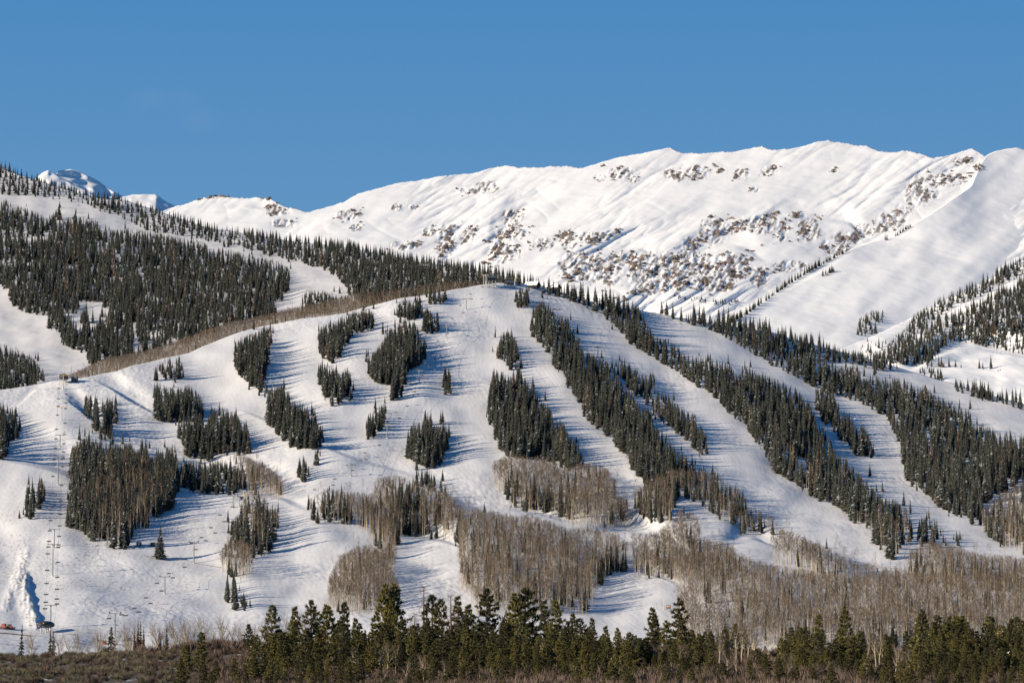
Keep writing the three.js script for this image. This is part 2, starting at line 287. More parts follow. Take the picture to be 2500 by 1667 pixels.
function massifColour(x, z, u, v) {  // bare rock breaking through
  const k = rockiness(u, v); if (k <= 0) return SNOW;
  const al = u * .62 - v * .78, ac = u * .78 + v * .62, t = sstep(.1, .3, Math.min(.42, k) + .8 * noise(al / 26, ac / 6) + .5 * noise(al / 9, ac / 3.5) - .33);
  return t > 0 ? mix3(SNOW, [.17, .135, .115], t * .9) : SNOW;
}
const BRUSHGROUND = [.10, .075, .05];
slope('ski_hill', 'broad snow-covered ski hill with groomed runs cut between the trees', LAY.hill, -480, 2960, 2.4, 1660, 470, hillColour, .22);
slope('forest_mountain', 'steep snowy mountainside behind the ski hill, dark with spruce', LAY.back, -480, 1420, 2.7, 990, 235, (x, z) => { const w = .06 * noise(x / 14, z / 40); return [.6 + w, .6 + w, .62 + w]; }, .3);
slope('snow_mountain', 'huge white treeless mountain ridge filling the skyline', LAY.massif, 250, 2960, 2.3, 800, 205, massifColour, .5);
slope('snow_shoulder_hill', 'smooth white shoulder below the massif, rising to the top right corner', LAY.shoulder, 1700, 2960, 2.7, 900, 190, null, .45);
slope('wooded_spur_hill', 'sparsely wooded snowy spur entering from the right edge', LAY.spur, 1960, 2960, 2.8, 1010, 150, null, .35);
slope('pyramid_peak_mountain', 'small sunlit white pyramid peak far off at upper left', LAY.peak, 40, 230, 2.4, 520, 50, null, .6);
slope('dome_peak_mountain', 'shaded rounded white peak beside the small pyramid at upper left', LAY.dome, 120, 310, 2.4, 520, 50, null, .6);
slope('saddle_mountain', 'low white saddle between the left forest and the massif', LAY.saddle, 270, 460, 2.4, 560, 50, null, .6);
slope('brush_bench_ground', 'brown brushy bench of ground in front of the valley', LAY.bench, -700, 3200, 9, 1800, 60, (x, z) => mix3(BRUSHGROUND, SNOW, .8 * sstep(.3, .42, noise(x / 4, z / 10))), .03, [15, 40, 90, 200, 400, 640]);

// ------------------------------------------------------------------ tree shapes (unit height, base at the origin)
class Soup { // loose triangles with a colour each
  constructor() { this.p = []; this.c = []; }
  tri(a, b, c, k) { this.p.push(...a, ...b, ...c); for (let i = 0; i < 3; i++) this.c.push(...k); }
  stick(a, b, ra, rb, n, k) { // tapered rod
    const d = [b[0] - a[0], b[1] - a[1], b[2] - a[2]], l = Math.hypot(...d) || 1, w = d.map(q => q / l);
    const h = Math.abs(w[1]) < .9 ? [0, 1, 0] : [1, 0, 0];
    let s = [w[1] * h[2] - w[2] * h[1], w[2] * h[0] - w[0] * h[2], w[0] * h[1] - w[1] * h[0]]; const sl = Math.hypot(...s); s = s.map(q => q / sl);
    const t = [w[1] * s[2] - w[2] * s[1], w[2] * s[0] - w[0] * s[2], w[0] * s[1] - w[1] * s[0]];
    const pt = (o, r, i) => { const q = i / n * 6.28318, cx = Math.cos(q) * r, cy = Math.sin(q) * r; return [o[0] + s[0] * cx + t[0] * cy, o[1] + s[1] * cx + t[1] * cy, o[2] + s[2] * cx + t[2] * cy]; };
    for (let i = 0; i < n; i++) { const a0 = pt(a, ra, i), a1 = pt(a, ra, i + 1), b0 = pt(b, rb, i), b1 = pt(b, rb, i + 1); this.tri(a0, a1, b1, k); if (rb > 1e-6) this.tri(a0, b1, b0, k); }
  }
  geo() { const g = new THREE.BufferGeometry(); g.setAttribute('position', new THREE.Float32BufferAttribute(this.p, 3)); g.setAttribute('color', new THREE.Float32BufferAttribute(this.c, 3)); g.computeVertexNormals(); return g; }
}
const jit = (r, c, a) => { const k = 1 + (r() - .5) * 2 * a; return [c[0] * k, c[1] * k, c[2] * k]; };
const BARK = [.10, .075, .055];
function spruce(seed, wide, snowy, bareTop = 0) {
  const r = rng(seed), crown = new Soup(), trunk = new Soup(), lean = (r() - .5) * .02;
  trunk.stick([0, -.02, 0], [lean, .97, 0], .014, .002, 6, BARK);
  const tiers = 25, start = .05 + r() * .05;
  const bulge = []; for (let i = 0; i < 8; i++) bulge.push(.75 + r() * .5);
  for (let i = 0; i < tiers; i++) {
    const t = start + (1 - start) * (i + r() * .6) / tiers * (1 - bareTop * 0), k = 1 - t;
    const env = wide * 1.42 * (Math.pow(k, 1.08) * .96 + .04) * Math.min(1, (t - start + .06) * 7);
    const n = Math.max(4, Math.round(9 - t * 4)), a0 = r() * 6.28;
    for (let j = 0; j < n; j++) {
      const a = a0 + j / n * 6.283 + (r() - .5) * .5, len = env * (.62 + r() * .55) * bulge[(j + i * 3) & 7];
      const ca = Math.cos(a), sa = Math.sin(a), dr = len * (.35 + r() * .3), up = .012, wd = len * (.34 + r() * .14);
      const A = [ca * len * .08 + lean * t, t + up, sa * len * .08], T = [ca * len + lean * t, t - dr, sa * len];
      const m = .55, M = [ca * len * m + lean * t, t - dr * m * .7 + .004, sa * len * m];
      const Lp = [M[0] - sa * wd, M[1] - .02 - wd * .25, M[2] + ca * wd], Rp = [M[0] + sa * wd, M[1] - .02 - wd * .25, M[2] - ca * wd];
      const isSnow = r() < snowy, c = isSnow ? jit(r, [.32, .33, .35], .25) : jit(r, [.043, .047, .039], .48);
      crown.tri(A, Lp, T, c); crown.tri(A, T, Rp, c);
      if (r() < .5) crown.tri(M, [Lp[0] * .8, Lp[1] - .02, Lp[2] * .8], [Rp[0] * 1.1, Rp[1] - .012, Rp[2] * 1.1], jit(r, [.035, .039, .034], .3));
    }
  }
  crown.stick([lean, .95, 0], [lean, 1, 0], .006, 0, 4, [.05, .055, .035]);
  return { trunk: trunk.geo(), crown: crown.geo() };
}
function aspen(seed, spread) {
  const r = rng(seed), trunk = new Soup(), crown = new Soup(), pale = jit(r, [.40, .345, .26], .15);
  let x = 0, z = 0; const pts = [[0, -.02, 0]];
  for (let i = 1; i <= 5; i++) { x += (r() - .5) * .03; z += (r() - .5) * .03; pts.push([x, i / 5 * .93, z]); }
  const rad = t => .0125 * (1 - t * .85);
  for (let i = 0; i < 5; i++) trunk.stick(pts[i], pts[i + 1], rad(i / 5), rad((i + 1) / 5), 5, pale);
  const at = t => { const q = Math.min(4.999, Math.max(0, t / .93 * 5)), i = Math.floor(q), f = q - i; return [0, 1, 2].map(k => lerp(pts[i][k], pts[i + 1][k], f)); };
  for (let i = 0; i < 17; i++) {
    const t = .42 + .5 * (i + r()) / 17, o = at(t), a = r() * 6.283, el = .5 + r() * .65, len = spread * (1.15 - Math.abs(t - .68) * 1.3) * (.6 + r() * .6);
    const e = [o[0] + Math.cos(a) * Math.cos(el) * len, Math.min(1.02, o[1] + Math.sin(el) * len), o[2] + Math.sin(a) * Math.cos(el) * len];
    crown.stick(o, e, .0035, .001, 3, jit(r, [.17, .132, .098], .15));
    for (let j = 0; j < 8; j++) {
      const f = .25 + r() * .75, s = [0, 1, 2].map(k => lerp(o[k], e[k], f)), b = a + (r() - .5) * 2.6, q = .3 + r() * .9, l = len * (.3 + r() * .45), wv = .0022 + r() * .0016;
      const tip = [s[0] + Math.cos(b) * Math.cos(q) * l, s[1] + Math.sin(q) * l, s[2] + Math.sin(b) * Math.cos(q) * l];
      const k = jit(r, [.125, .092, .066], .28), pa = r() * 6.28, px = Math.cos(pa) * wv, pz = Math.sin(pa) * wv;
      crown.tri([s[0] - px, s[1], s[2] - pz], [s[0] + px, s[1], s[2] + pz], tip, k);
      const md = [0, 1, 2].map(k2 => lerp(s[k2], tip[k2], .5)), b2 = b + (r() - .5) * 2, l2 = l * .6;
      crown.tri([md[0] - px, md[1], md[2] - pz], [md[0] + px, md[1], md[2] + pz], [md[0] + Math.cos(b2) * l2 * .6, md[1] + l2 * .7, md[2] + Math.sin(b2) * l2 * .6], k);
    }
  }
  return { trunk: trunk.geo(), crown: crown.geo() };
}
function pine(seed, wide, round, o = {}) { // big foreground evergreen: limbs carrying needle tufts
  const r = rng(seed), trunk = new Soup(), crown = new Soup(), base = o.colour || [.108, .100, .032], dead = o.dead;
  let lx = (r() - .5) * .04, lz = (r() - .5) * .04;
  trunk.stick([0, -.03, 0], [lx * .5, .5, lz * .5], .022, .014, 7, dead ? [.13, .075, .05] : [.11, .075, .05]); trunk.stick([lx * .5, .5, lz * .5], [lx, .97, lz], .014, .003, 6, [.11, .075, .05]);
  const whorls = o.whorls || 14, lobes = []; for (let i = 0; i < 9; i++) lobes.push(.5 + r() * .75);
  for (let i = 0; i < whorls; i++) {
    const t0 = .05 + .92 * i / (whorls - 1);
    const n = 5 + Math.floor(r() * 3), a0 = r() * 6.28;
    for (let j = 0; j < n; j++) {
      const t = Math.min(.985, t0 + (r() - .5) * .06), k = 1 - t, a = a0 + j / n * 6.283 + (r() - .5) * .6;
      const prof = round ? Math.pow(Math.max(0, 1 - Math.pow(Math.max(0, (t - .22) / .78), 1.7)), .85) * Math.min(1, .6 + t * 1.4) : Math.pow(k, .72) * Math.min(1, .55 + t * 3);
      const len = wide * 1.18 * prof * (.55 + r() * .6) * lobes[(i * 2 + j * 5) % 9] + .012;
      const rise = round ? .25 + t * .5 : -.05 + t * .55, ca = Math.cos(a), sa = Math.sin(a);
      const O = [lx * t, t - .01, lz * t], E = [O[0] + ca * len, O[1] + len * rise * .6, O[2] + sa * len];
      trunk.stick(O, E, .0042 * (k + .3), .001, 3, dead ? [.15, .085, .06] : [.10, .07, .05]);
      const tufts = dead ? 7 : Math.max(3, Math.round(5 + len * 44));
      for (let q = 0; q < tufts; q++) {
        const f = dead ? .2 + r() * .8 : .4 + .66 * Math.sqrt(r()), cx = lerp(O[0], E[0], f) + (r() - .5) * len * .42, cy = lerp(O[1], E[1], f) + (r() - .4) * len * .13, cz = lerp(O[2], E[2], f) + (r() - .5) * len * .34;
        const s = dead ? .03 + r() * .03 : (.026 + r() * .026) * (.75 + wide), c0 = (o.snow && r() < o.snow) ? [.62, .64, .68] : jit(r, base, .35);
        const blades = dead ? 2 : 6;
        for (let b = 0; b < blades; b++) {
          const ba = a + (r() - .5) * 3.6, be = (dead ? -.2 : .15) + r() * 1.0 * (r() < .25 ? -1 : 1), bl = s * (.8 + r() * .8), w2 = dead ? .0012 : s * .34;
          const tx = cx + Math.cos(ba) * Math.cos(be) * bl, ty = cy + Math.sin(be) * bl, tz = cz + Math.sin(ba) * Math.cos(be) * bl, pa = r() * 6.28;
          crown.tri([cx + Math.cos(pa) * w2, cy + (r() - .5) * w2, cz + Math.sin(pa) * w2], [cx - Math.cos(pa) * w2, cy - (r() - .5) * w2, cz - Math.sin(pa) * w2], [tx, ty, tz], dead ? jit(r, [.16, .095, .07], .3) : c0);
        }
      }
    }
  }
  return { trunk: trunk.geo(), crown: crown.geo() };
}
function bareTree(seed, spread, colour, twig) { // forked leafless tree near the camera
  const r = rng(seed), trunk = new Soup(), crown = new Soup();
  function grow(o, dir, len, rad, depth) {
    let p = o, d = dir.slice();
    const seg = 3;
    for (let i = 0; i < seg; i++) {
      d = [d[0] + (r() - .5) * .22, d[1] + (depth ? .06 : .02), d[2] + (r() - .5) * .22]; const l = Math.hypot(...d); d = d.map(q => q / l);
      const e = [p[0] + d[0] * len / seg, p[1] + d[1] * len / seg, p[2] + d[2] * len / seg], ra = rad * (1 - i / seg * .45), rb = rad * (1 - (i + 1) / seg * .45);
      (depth ? crown : trunk).stick(p, e, ra, rb, depth ? (depth > 1 ? 3 : 4) : 6, depth > 1 ? jit(r, twig, .15) : jit(r, colour, .08));
      p = e;
      if (depth < 3 && (depth > 0 || i > 0)) { const n = depth === 0 ? 3 : depth === 1 ? 3 : 2; for (let j = 0; j < n; j++) { const a = r() * 6.283, s = spread * (.7 + r() * .6); const nd = [d[0] + Math.cos(a) * s, d[1] + .25, d[2] + Math.sin(a) * s]; grow(e, nd, len * (depth === 0 ? .42 : .52) * (.7 + r() * .5), rb * .55, depth + 1); } }
    }
  }
  grow([0, -.02, 0], [(r() - .5) * .12, 1, (r() - .5) * .12], .68, .0145, 0);
  const g1 = trunk.geo(), g2 = crown.geo(); g2.computeBoundingBox(); const k = 1 / g2.boundingBox.max.y; g1.scale(1, k, 1); g2.scale(1, k, 1);
  return { trunk: g1, crown: g2 };
}
function shrub(seed, colour, n = 120, w = .55) {
  const r = rng(seed), s = new Soup();
  for (let i = 0; i < n; i++) {
    const a = r() * 6.283, el = .35 + r() * 1.15, l = .55 + r() * .5, f = r() * .55, dx = Math.cos(a) * Math.cos(el) * w * 1.6, dy = Math.sin(el), dz = Math.sin(a) * Math.cos(el) * w * 1.6, wd = .018 + r() * .02, pa = r() * 6.28;
    const o = [dx * f * l, dy * f * l, dz * f * l], e = [dx * l + (r() - .5) * .2, dy * l + (r() - .5) * .12, dz * l + (r() - .5) * .2];
    s.tri([o[0] - Math.cos(pa) * wd, o[1], o[2] - Math.sin(pa) * wd], [o[0] + Math.cos(pa) * wd, o[1], o[2] + Math.sin(pa) * wd], e, jit(r, colour, .3));
  }
  return s.geo();
}
const leafMat = new THREE.MeshStandardMaterial({ vertexColors: true, roughness: 1, side: THREE.DoubleSide });
const SPRUCES = [spruce(1, .105, .015), spruce(2, .13, .02), spruce(3, .115, .12), spruce(4, .095, .015), spruce(5, .15, .03), spruce(6, .12, .22)];
const ASPENS = [aspen(11, .16), aspen(12, .13), aspen(13, .18), aspen(14, .15), aspen(15, .12)];

// ------------------------------------------------------------------ stands of trees, mapped against the slopes
const Z = { R1: [0, 360], R2: [830, 360], R3: [1660, 320], R4: [0, 860], R5: [830, 860], R6: [1660, 860], R7: [0, 1247], R8: [830, 1247], R9: [1660, 1247] };
const at = (key, pts) => { const o = Z[key]; return pts.map(([x, y]) => [o[0] + x / 2.8, o[1] + y / 2.8]); };
function inside(poly, x, y) { let c = false; for (let i = 0, j = poly.length - 1; i < poly.length; j = i++) { const [ax, ay] = poly[i], [bx, by] = poly[j]; if ((ay > y) !== (by > y) && x < (bx - ax) * (y - ay) / (by - ay) + ax) c = !c; } return c; }
const spruces = [], aspens = [];
// stand: polygon, slope, spacing in metres, height range, share of aspens (number or function), what it looks like
function stand(label, L, poly, { gap = 5, h = [15, 23], aspen = 0, thin = null, clear = [], seed = 1, lowOK = 0, frost = .12, ah = [12, 17] } = {}) {
  const r = rng(seed * 7919 + 13), us = poly.map(p => p[0]), vs = poly.map(p => p[1]);
  const u0 = Math.min(...us), u1 = Math.max(...us), v0 = Math.min(...vs), v1 = Math.max(...vs) + lowOK;
  const dm = L.d((u0 + u1) / 2, (v0 + v1) / 2), su = gap * FOCAL / dm, sv = su * .3, hash = new Map();
  const tries = (u1 - u0) * (v1 - v0) / (su * sv) * 2.6;
  for (let i = 0; i < tries; i++) {
    const u = u0 - 14 + r() * (u1 - u0 + 28), v = v0 + r() * (v1 - v0 + 10), q = r(), q2 = r(), q3 = r(), q4 = r();
    if (v < L.crest(u) - .5) continue;
    const stray = q4 < .06; if (!inside(poly, u, v) && !(lowOK && inside(poly, u, v - lowOK)) && !(stray && inside(poly, u + (q - .5) * 22, v + (q2 - .5) * 12))) continue;
    if (thin && q4 > thin(u, v)) continue;
    if (clear.some(c => inside(c, u, v))) continue;
    const gx = Math.floor(u / su), gy = Math.floor(v / sv); let bad = false;
    for (let a = -1; a <= 1 && !bad; a++) for (let b = -1; b <= 1 && !bad; b++) for (const [pu, pv] of hash.get((gx + a) * 9973 + gy + b) || []) { const dx = (pu - u) / su, dy = (pv - v) / sv; if (dx * dx + dy * dy < .72) { bad = true; break; } }
    if (bad) continue;
    const share = typeof aspen === 'function' ? aspen(u, v) : aspen, isA = q < share, d = L.d(u, v);
    const [ha, hb] = isA ? ah : h; let ht = lerp(ha * .5, hb * 1.14, Math.pow(q2, 1.1)), ok = stray; if (stray) ht = lerp(3.5, ha * .8, q2);
    for (let k = 0; k < 5 && !ok; k++) { if (inside(poly, u, v - ht * FOCAL / d * .93)) { ok = true; break; } ht *= .82; }
    if (!ok || ht < 3.4) continue;
    const key = gx * 9973 + gy; if (!hash.has(key)) hash.set(key, []); hash.get(key).push([u, v]);
    const p = groundPoint(L, u, v); p.y -= .3;
    (isA ? aspens : spruces).push({ p, u, v, ht, d, label, turn: q3 * 6.283, kind: r(), tint: r(), wid: .85 + r() * .4, frost });
  }
}
function lineOfTrees(label, L, pts, n, h, spread, seed) {
  const r = rng(seed), tot = pts.length - 1;
  for (let i = 0; i < n; i++) { const t = (i + r()) / n * tot, k = Math.min(tot - 1, Math.floor(t)), f = t - k, u = lerp(pts[k][0], pts[k + 1][0], f) + (r() - .5) * spread, v = Math.max(L.crest(u) + .3, lerp(pts[k][1], pts[k + 1][1], f) + (r() - .5) * spread * .5), p = groundPoint(L, u, v); p.y -= .3; spruces.push({ p, u, v, ht: lerp(h[0], h[1], r()), d: L.d(u, v), label, turn: r() * 6.28, kind: r(), tint: r(), wid: 1 + r() * .4, frost: .1 }); }
}
const clump = (k, a, b) => (u, v) => sstep(a, b, noise(u / k, v / (k * .55)) + .4 * noise(u / k * 2.3, v / k * 2));
const HL = LAY.hill, BK = LAY.back;
// the mountain behind
stand('spruce in the band of forest above the upper left ski run', BK, [[0, 385], [21, 394], [71, 422], [118, 442], [160, 450], [200, 457], [257, 474], [296, 474], [357, 494], [411, 508], [489, 531], [554, 546], [640, 558], [640, 616], [589, 610], [536, 599], [482, 583], [429, 576], [364, 567], [311, 539], [257, 521], [200, 499], [125, 485], [54, 481], [-60, 470], [-60, 380]], { gap: 7.2, h: [14, 21], seed: 2, thin: (u, v) => .72 });
stand('spruce in the dense forest spilling right behind the hilltop', BK, [[630, 558], [661, 560], [840, 581], [1030, 617], [1187, 639], [1294, 664], [1335, 690], [1300, 705], [1180, 712], [1080, 722], [1000, 740], [885, 740], [851, 712], [840, 690], [821, 670], [786, 653], [732, 635], [679, 624], [643, 617]], { gap: 4.9, h: [14, 21], seed: 3, lowOK: 6 });
stand('spruce in the big wedge of forest between the upper left runs', BK, at('R1', [[-160, 360], [60, 355], [90, 395], [150, 395], [230, 425], [330, 480], [400, 385], [430, 490], [510, 450], [560, 480], [650, 480], [700, 560], [800, 550], [870, 540], [980, 560], [1100, 580], [1250, 610], [1400, 640], [1440, 700], [1480, 670], [1600, 700], [1700, 730], [1850, 755], [1920, 780], [1975, 815], [1985, 900], [1960, 1000], [1920, 1050], [1860, 1060], [1830, 1100], [1890, 1180], [1700, 1200], [1520, 1230], [1400, 1300], [1200, 1350], [1000, 1415], [900, 1450], [600, 1500], [590, 1450], [530, 1440], [540, 1300], [500, 1390], [420, 1350], [400, 1250], [330, 1240], [330, 1150], [240, 1150], [130, 1120], [70, 1060], [60, 990], [-160, 900]]),
  { gap: 5.0, h: [15, 23], seed: 4, clear: [at('R1', [[540, 1060], [700, 1060], [720, 1130], [640, 1200], [520, 1160]]), at('R1', [[430, 1130], [520, 1160], [600, 1290], [520, 1300], [440, 1190]]), at('R1', [[60, 620], [330, 610], [330, 660], [120, 680]])], thin: (u, v) => .4 + .6 * clump(46, -.3, .05)(u, v) - .35 * (1 - sstep(470, 545, v)) - .35 * sstep(735, 800, v) * (1 - sstep(400, 560, u)) });
stand('spruce in the low clump just above the hill crest', BK, [...at('R1', [[2065, 1000], [2110, 965], [2230, 975], [2300, 1005], [2352, 995]]), ...at('R2', [[80, 1030], [0, 1060]]), ...at('R1', [[2250, 1120], [2060, 1140]])], { gap: 4.6, h: [13, 18], seed: 5, lowOK: 6 });
stand('spruce in the dark stand behind the lift hut at the left edge', BK, [[-90, 820], [0, 834], [18, 842], [39, 852], [68, 864], [86, 876], [104, 904], [108, 925], [70, 940], [30, 948], [-90, 975]], { gap: 4.6, h: [15, 22], seed: 6, lowOK: 10 });
stand('low bare aspen in the brown belt along the hill crest', BK, [[120, 928], [178, 910], [215, 892], [260, 872], [340, 858], [430, 830], [500, 804], [560, 784], [640, 768], [690, 758], [730, 749], [800, 732], [870, 714], [950, 708], [1060, 690], [1130, 683], [1175, 684], [1170, 716], [1080, 730], [973, 751], [840, 784], [739, 796], [643, 814], [536, 848], [461, 880], [389, 896], [286, 925], [200, 940]], { gap: 2.0, aspen: .97, ah: [9, 15], h: [8, 12], seed: 7, lowOK: 6 });
// stands on the ski hill, left to right
stand('spruce in the dark clump cut by the left edge of the slope', HL, at('R4', [[-800, 250], [-260, 290], [20, 330], [40, 430], [75, 360], [110, 365], [135, 440], [135, 540], [100, 620], [50, 700], [30, 735], [-260, 760], [-800, 720]]), { gap: 4.4, h: [17, 25], seed: 8 });
stand('spruce in the small clump right of the left lift line', HL, at('R4', [[575, 290], [610, 268], [660, 280], [675, 380], [677, 545], [652, 548], [640, 460], [575, 450]]), { gap: 3.4, h: [17, 23], seed: 9 });
stand('spruce in the second small clump right of the left lift line', HL, at('R4', [[700, 350], [730, 285], [770, 300], [797, 350], [797, 490], [765, 490], [765, 602], [703, 602], [715, 470], [703, 440]]), { gap: 3.4, h: [17, 23], seed: 10 });
stand('slim spruce in the small clump just under the crest at left', HL, at('R4', [[1055, 200], [1050, 105], [1090, 75], [1150, 15], [1180, 65], [1225, 5], [1250, 95], [1262, 185], [1200, 215], [1100, 195]]), { gap: 4.2, h: [14, 22], seed: 11, aspen: .15 });
stand('spruce in the clump left of the first groomed run', HL, at('R4', [[1045, 210], [1100, 200], [1140, 230], [1200, 240], [1290, 215], [1360, 270], [1385, 330], [1392, 450], [1350, 482], [1240, 472], [1160, 485], [1070, 465], [1050, 330]]), { gap: 4.2, h: [17, 25], seed: 12 });
stand('spruce in the large dark clump above the brown aspens at left', HL, at('R4', [[1210, 460], [1300, 440], [1370, 395], [1400, 480], [1450, 370], [1500, 425], [1530, 375], [1600, 400], [1650, 450], [1690, 485], [1707, 600], [1712, 650], [1690, 705], [1500, 695], [1420, 745], [1280, 725], [1240, 640], [1210, 600]]), { gap: 4.3, h: [18, 27], seed: 13 });
stand('spruce in the upper part of the curved strip left of centre', HL, [[569, 870], [573, 832], [590, 818], [625, 808], [645, 793], [667, 796], [664, 840], [652, 885], [642, 930], [640, 950], [615, 948], [600, 938], [575, 910]], { gap: 4.0, h: [16, 23], seed: 14 });
stand('slim spruce in the thin middle of the curved strip left of centre', HL, at('R4', [[1690, 180], [1770, 150], [1830, 200], [1850, 300], [1800, 330], [1700, 260]]), { gap: 4.6, h: [10, 18], seed: 15, aspen: .35 });
stand('spruce in the lower part of the curved strip left of centre', HL, at('R4', [[1830, 260], [1860, 230], [1920, 200], [1970, 285], [2000, 330], [2060, 345], [2110, 405], [2150, 460], [2205, 490], [2217, 645], [2140, 675], [2000, 665], [1960, 625], [1900, 575], [1828, 505]]), { gap: 4.2, h: [17, 25], seed: 16 });
stand('spruce in the clump below the crest left of the centre lift', HL, [[777, 800], [800, 788], [840, 768], [866, 755], [891, 750], [910, 752], [912, 805], [870, 815], [845, 845], [830, 870], [815, 888], [790, 878], [777, 850]], { gap: 3.9, h: [15, 22], seed: 17 });
stand('spruce in the ragged clump below the crest clump left of centre', HL, [[776, 883], [800, 886], [830, 905], [850, 892], [862, 930], [862, 975], [840, 987], [805, 992], [785, 955], [775, 930]], { gap: 4.2, h: [14, 21], seed: 18 });
stand('spruce in the tapering clump left of the centre lift towers', HL, [[896, 912], [901, 865], [916, 851], [934, 829], [944, 801], [966, 793], [987, 775], [1001, 786], [1016, 780], [1023, 808], [1037, 822], [1045, 846], [1037, 880], [1010, 903], [990, 920], [983, 970], [955, 980], [952, 946], [916, 934]], { gap: 3.9, h: [16, 24], seed: 19 });
stand('spruce in the small clump near the top left of the summit run', HL, [[960, 769], [964, 742], [984, 729], [1009, 732], [1016, 726], [1023, 706], [1031, 740], [1031, 775], [1012, 783], [984, 776]], { gap: 3.8, h: [14, 20], seed: 20 });
stand('spruce in the tiny clump on the crest left of the summit', HL, [[1038, 741], [1037, 706], [1059, 697], [1076, 715], [1086, 700], [1097, 715], [1097, 736], [1059, 746]], { gap: 3.8, h: [12, 18], seed: 21 });
stand('spruce in the narrow clump beside the upper centre lift tower', HL, [[1033, 808], [1034, 758], [1044, 747], [1059, 769], [1069, 757], [1074, 812], [1044, 819]], { gap: 3.8, h: [14, 20], seed: 22 });
stand('spruce in the little clump right below the summit buildings', HL, [[1251, 741], [1256, 715], [1268, 692], [1279, 708], [1288, 702], [1295, 739], [1295, 752], [1262, 755]], { gap: 3.6, h: [14, 21], seed: 23 });
stand('bare aspen in the shrubby patch under the little summit clump', HL, [[1256, 768], [1262, 745], [1295, 740], [1304, 755], [1290, 762], [1275, 770]], { gap: 3.0, aspen: 1, ah: [4.5, 8], seed: 24 });
stand('spruce in the isolated clump in the middle of the summit run', HL, [[1208, 873], [1214, 835], [1232, 803], [1247, 808], [1259, 826], [1267, 853], [1267, 883], [1244, 898], [1223, 883]], { gap: 3.8, h: [15, 23], seed: 25 });
stand('slim spruce of the lone pair in mid slope', HL, [[1084, 966], [1082, 899], [1092, 890], [1099, 908], [1101, 969]], { gap: 3.4, h: [17, 23], seed: 26 });
stand('spruce in the slanting clump beside the centre lift', HL, [[891, 1073], [893, 1017], [916, 994], [941, 977], [945, 1010], [938, 1039], [916, 1069], [901, 1076]], { gap: 3.8, h: [15, 22], seed: 27 });
stand('spruce in the round dark clump in the centre of the slope', HL, at('R5', [[453, 722], [458, 540], [500, 462], [560, 480], [580, 390], [620, 420], [640, 490], [710, 480], [752, 560], [752, 655], [705, 700], [695, 790], [650, 795], [600, 805], [500, 765]]), { gap: 4.1, h: [18, 26], seed: 28 });
stand('spruce in the row below the round centre clump', HL, at('R5', [[500, 920], [515, 800], [545, 785], [600, 790], [650, 840], [665, 930], [680, 860], [705, 850], [725, 900], [725, 985], [640, 960]]), { gap: 4.2, h: [16, 23], seed: 29 });
stand('dark spruce in the tall clump right of the summit run', HL, at('R5', [[1015, 490], [1018, 250], [1050, 100], [1100, 120], [1170, 165], [1220, 45], [1252, 165], [1320, 200], [1352, 330], [1400, 340], [1430, 360], [1462, 445], [1520, 455], [1560, 540], [1600, 570], [1660, 675], [1685, 770], [1560, 815], [1400, 740], [1130, 730], [1060, 625], [1060, 500]]), { gap: 4.4, h: [17, 25], seed: 30, clear: [at('R5', [[1085, 350], [1160, 345], [1160, 400], [1085, 400]])] });
stand('spruce in the long diagonal strip right of centre', HL, [[1294, 799], [1299, 747], [1323, 727], [1337, 738], [1359, 763], [1391, 774], [1394, 806], [1412, 817], [1419, 842], [1437, 856], [1473, 874], [1501, 902], [1519, 935], [1544, 952], [1562, 981], [1591, 999], [1594, 1027], [1616, 1056], [1634, 1070], [1651, 1092], [1670, 1102], [1695, 1127], [1720, 1138], [1738, 1165], [1700, 1180], [1634, 1196], [1580, 1193], [1576, 1178], [1541, 1157], [1537, 1121], [1509, 1100], [1491, 1071], [1451, 1043], [1423, 1021], [1416, 978], [1391, 960], [1378, 926], [1353, 908], [1353, 873], [1328, 851], [1298, 823]], { gap: 4.6, h: [16, 24], seed: 31, frost: .18 });
stand('spruce in the short strip inside the wide right-hand run', HL, [[1487, 901], [1505, 877], [1530, 877], [1541, 892], [1569, 913], [1598, 908], [1598, 942], [1634, 963], [1651, 985], [1681, 1003], [1699, 1008], [1701, 1040], [1714, 1040], [1727, 1063], [1730, 1112], [1706, 1110], [1689, 1100], [1670, 1075], [1651, 1057], [1616, 1035], [1590, 1003], [1573, 978], [1541, 964], [1516, 932]], { gap: 4.6, h: [15, 22], seed: 32, frost: .14 });
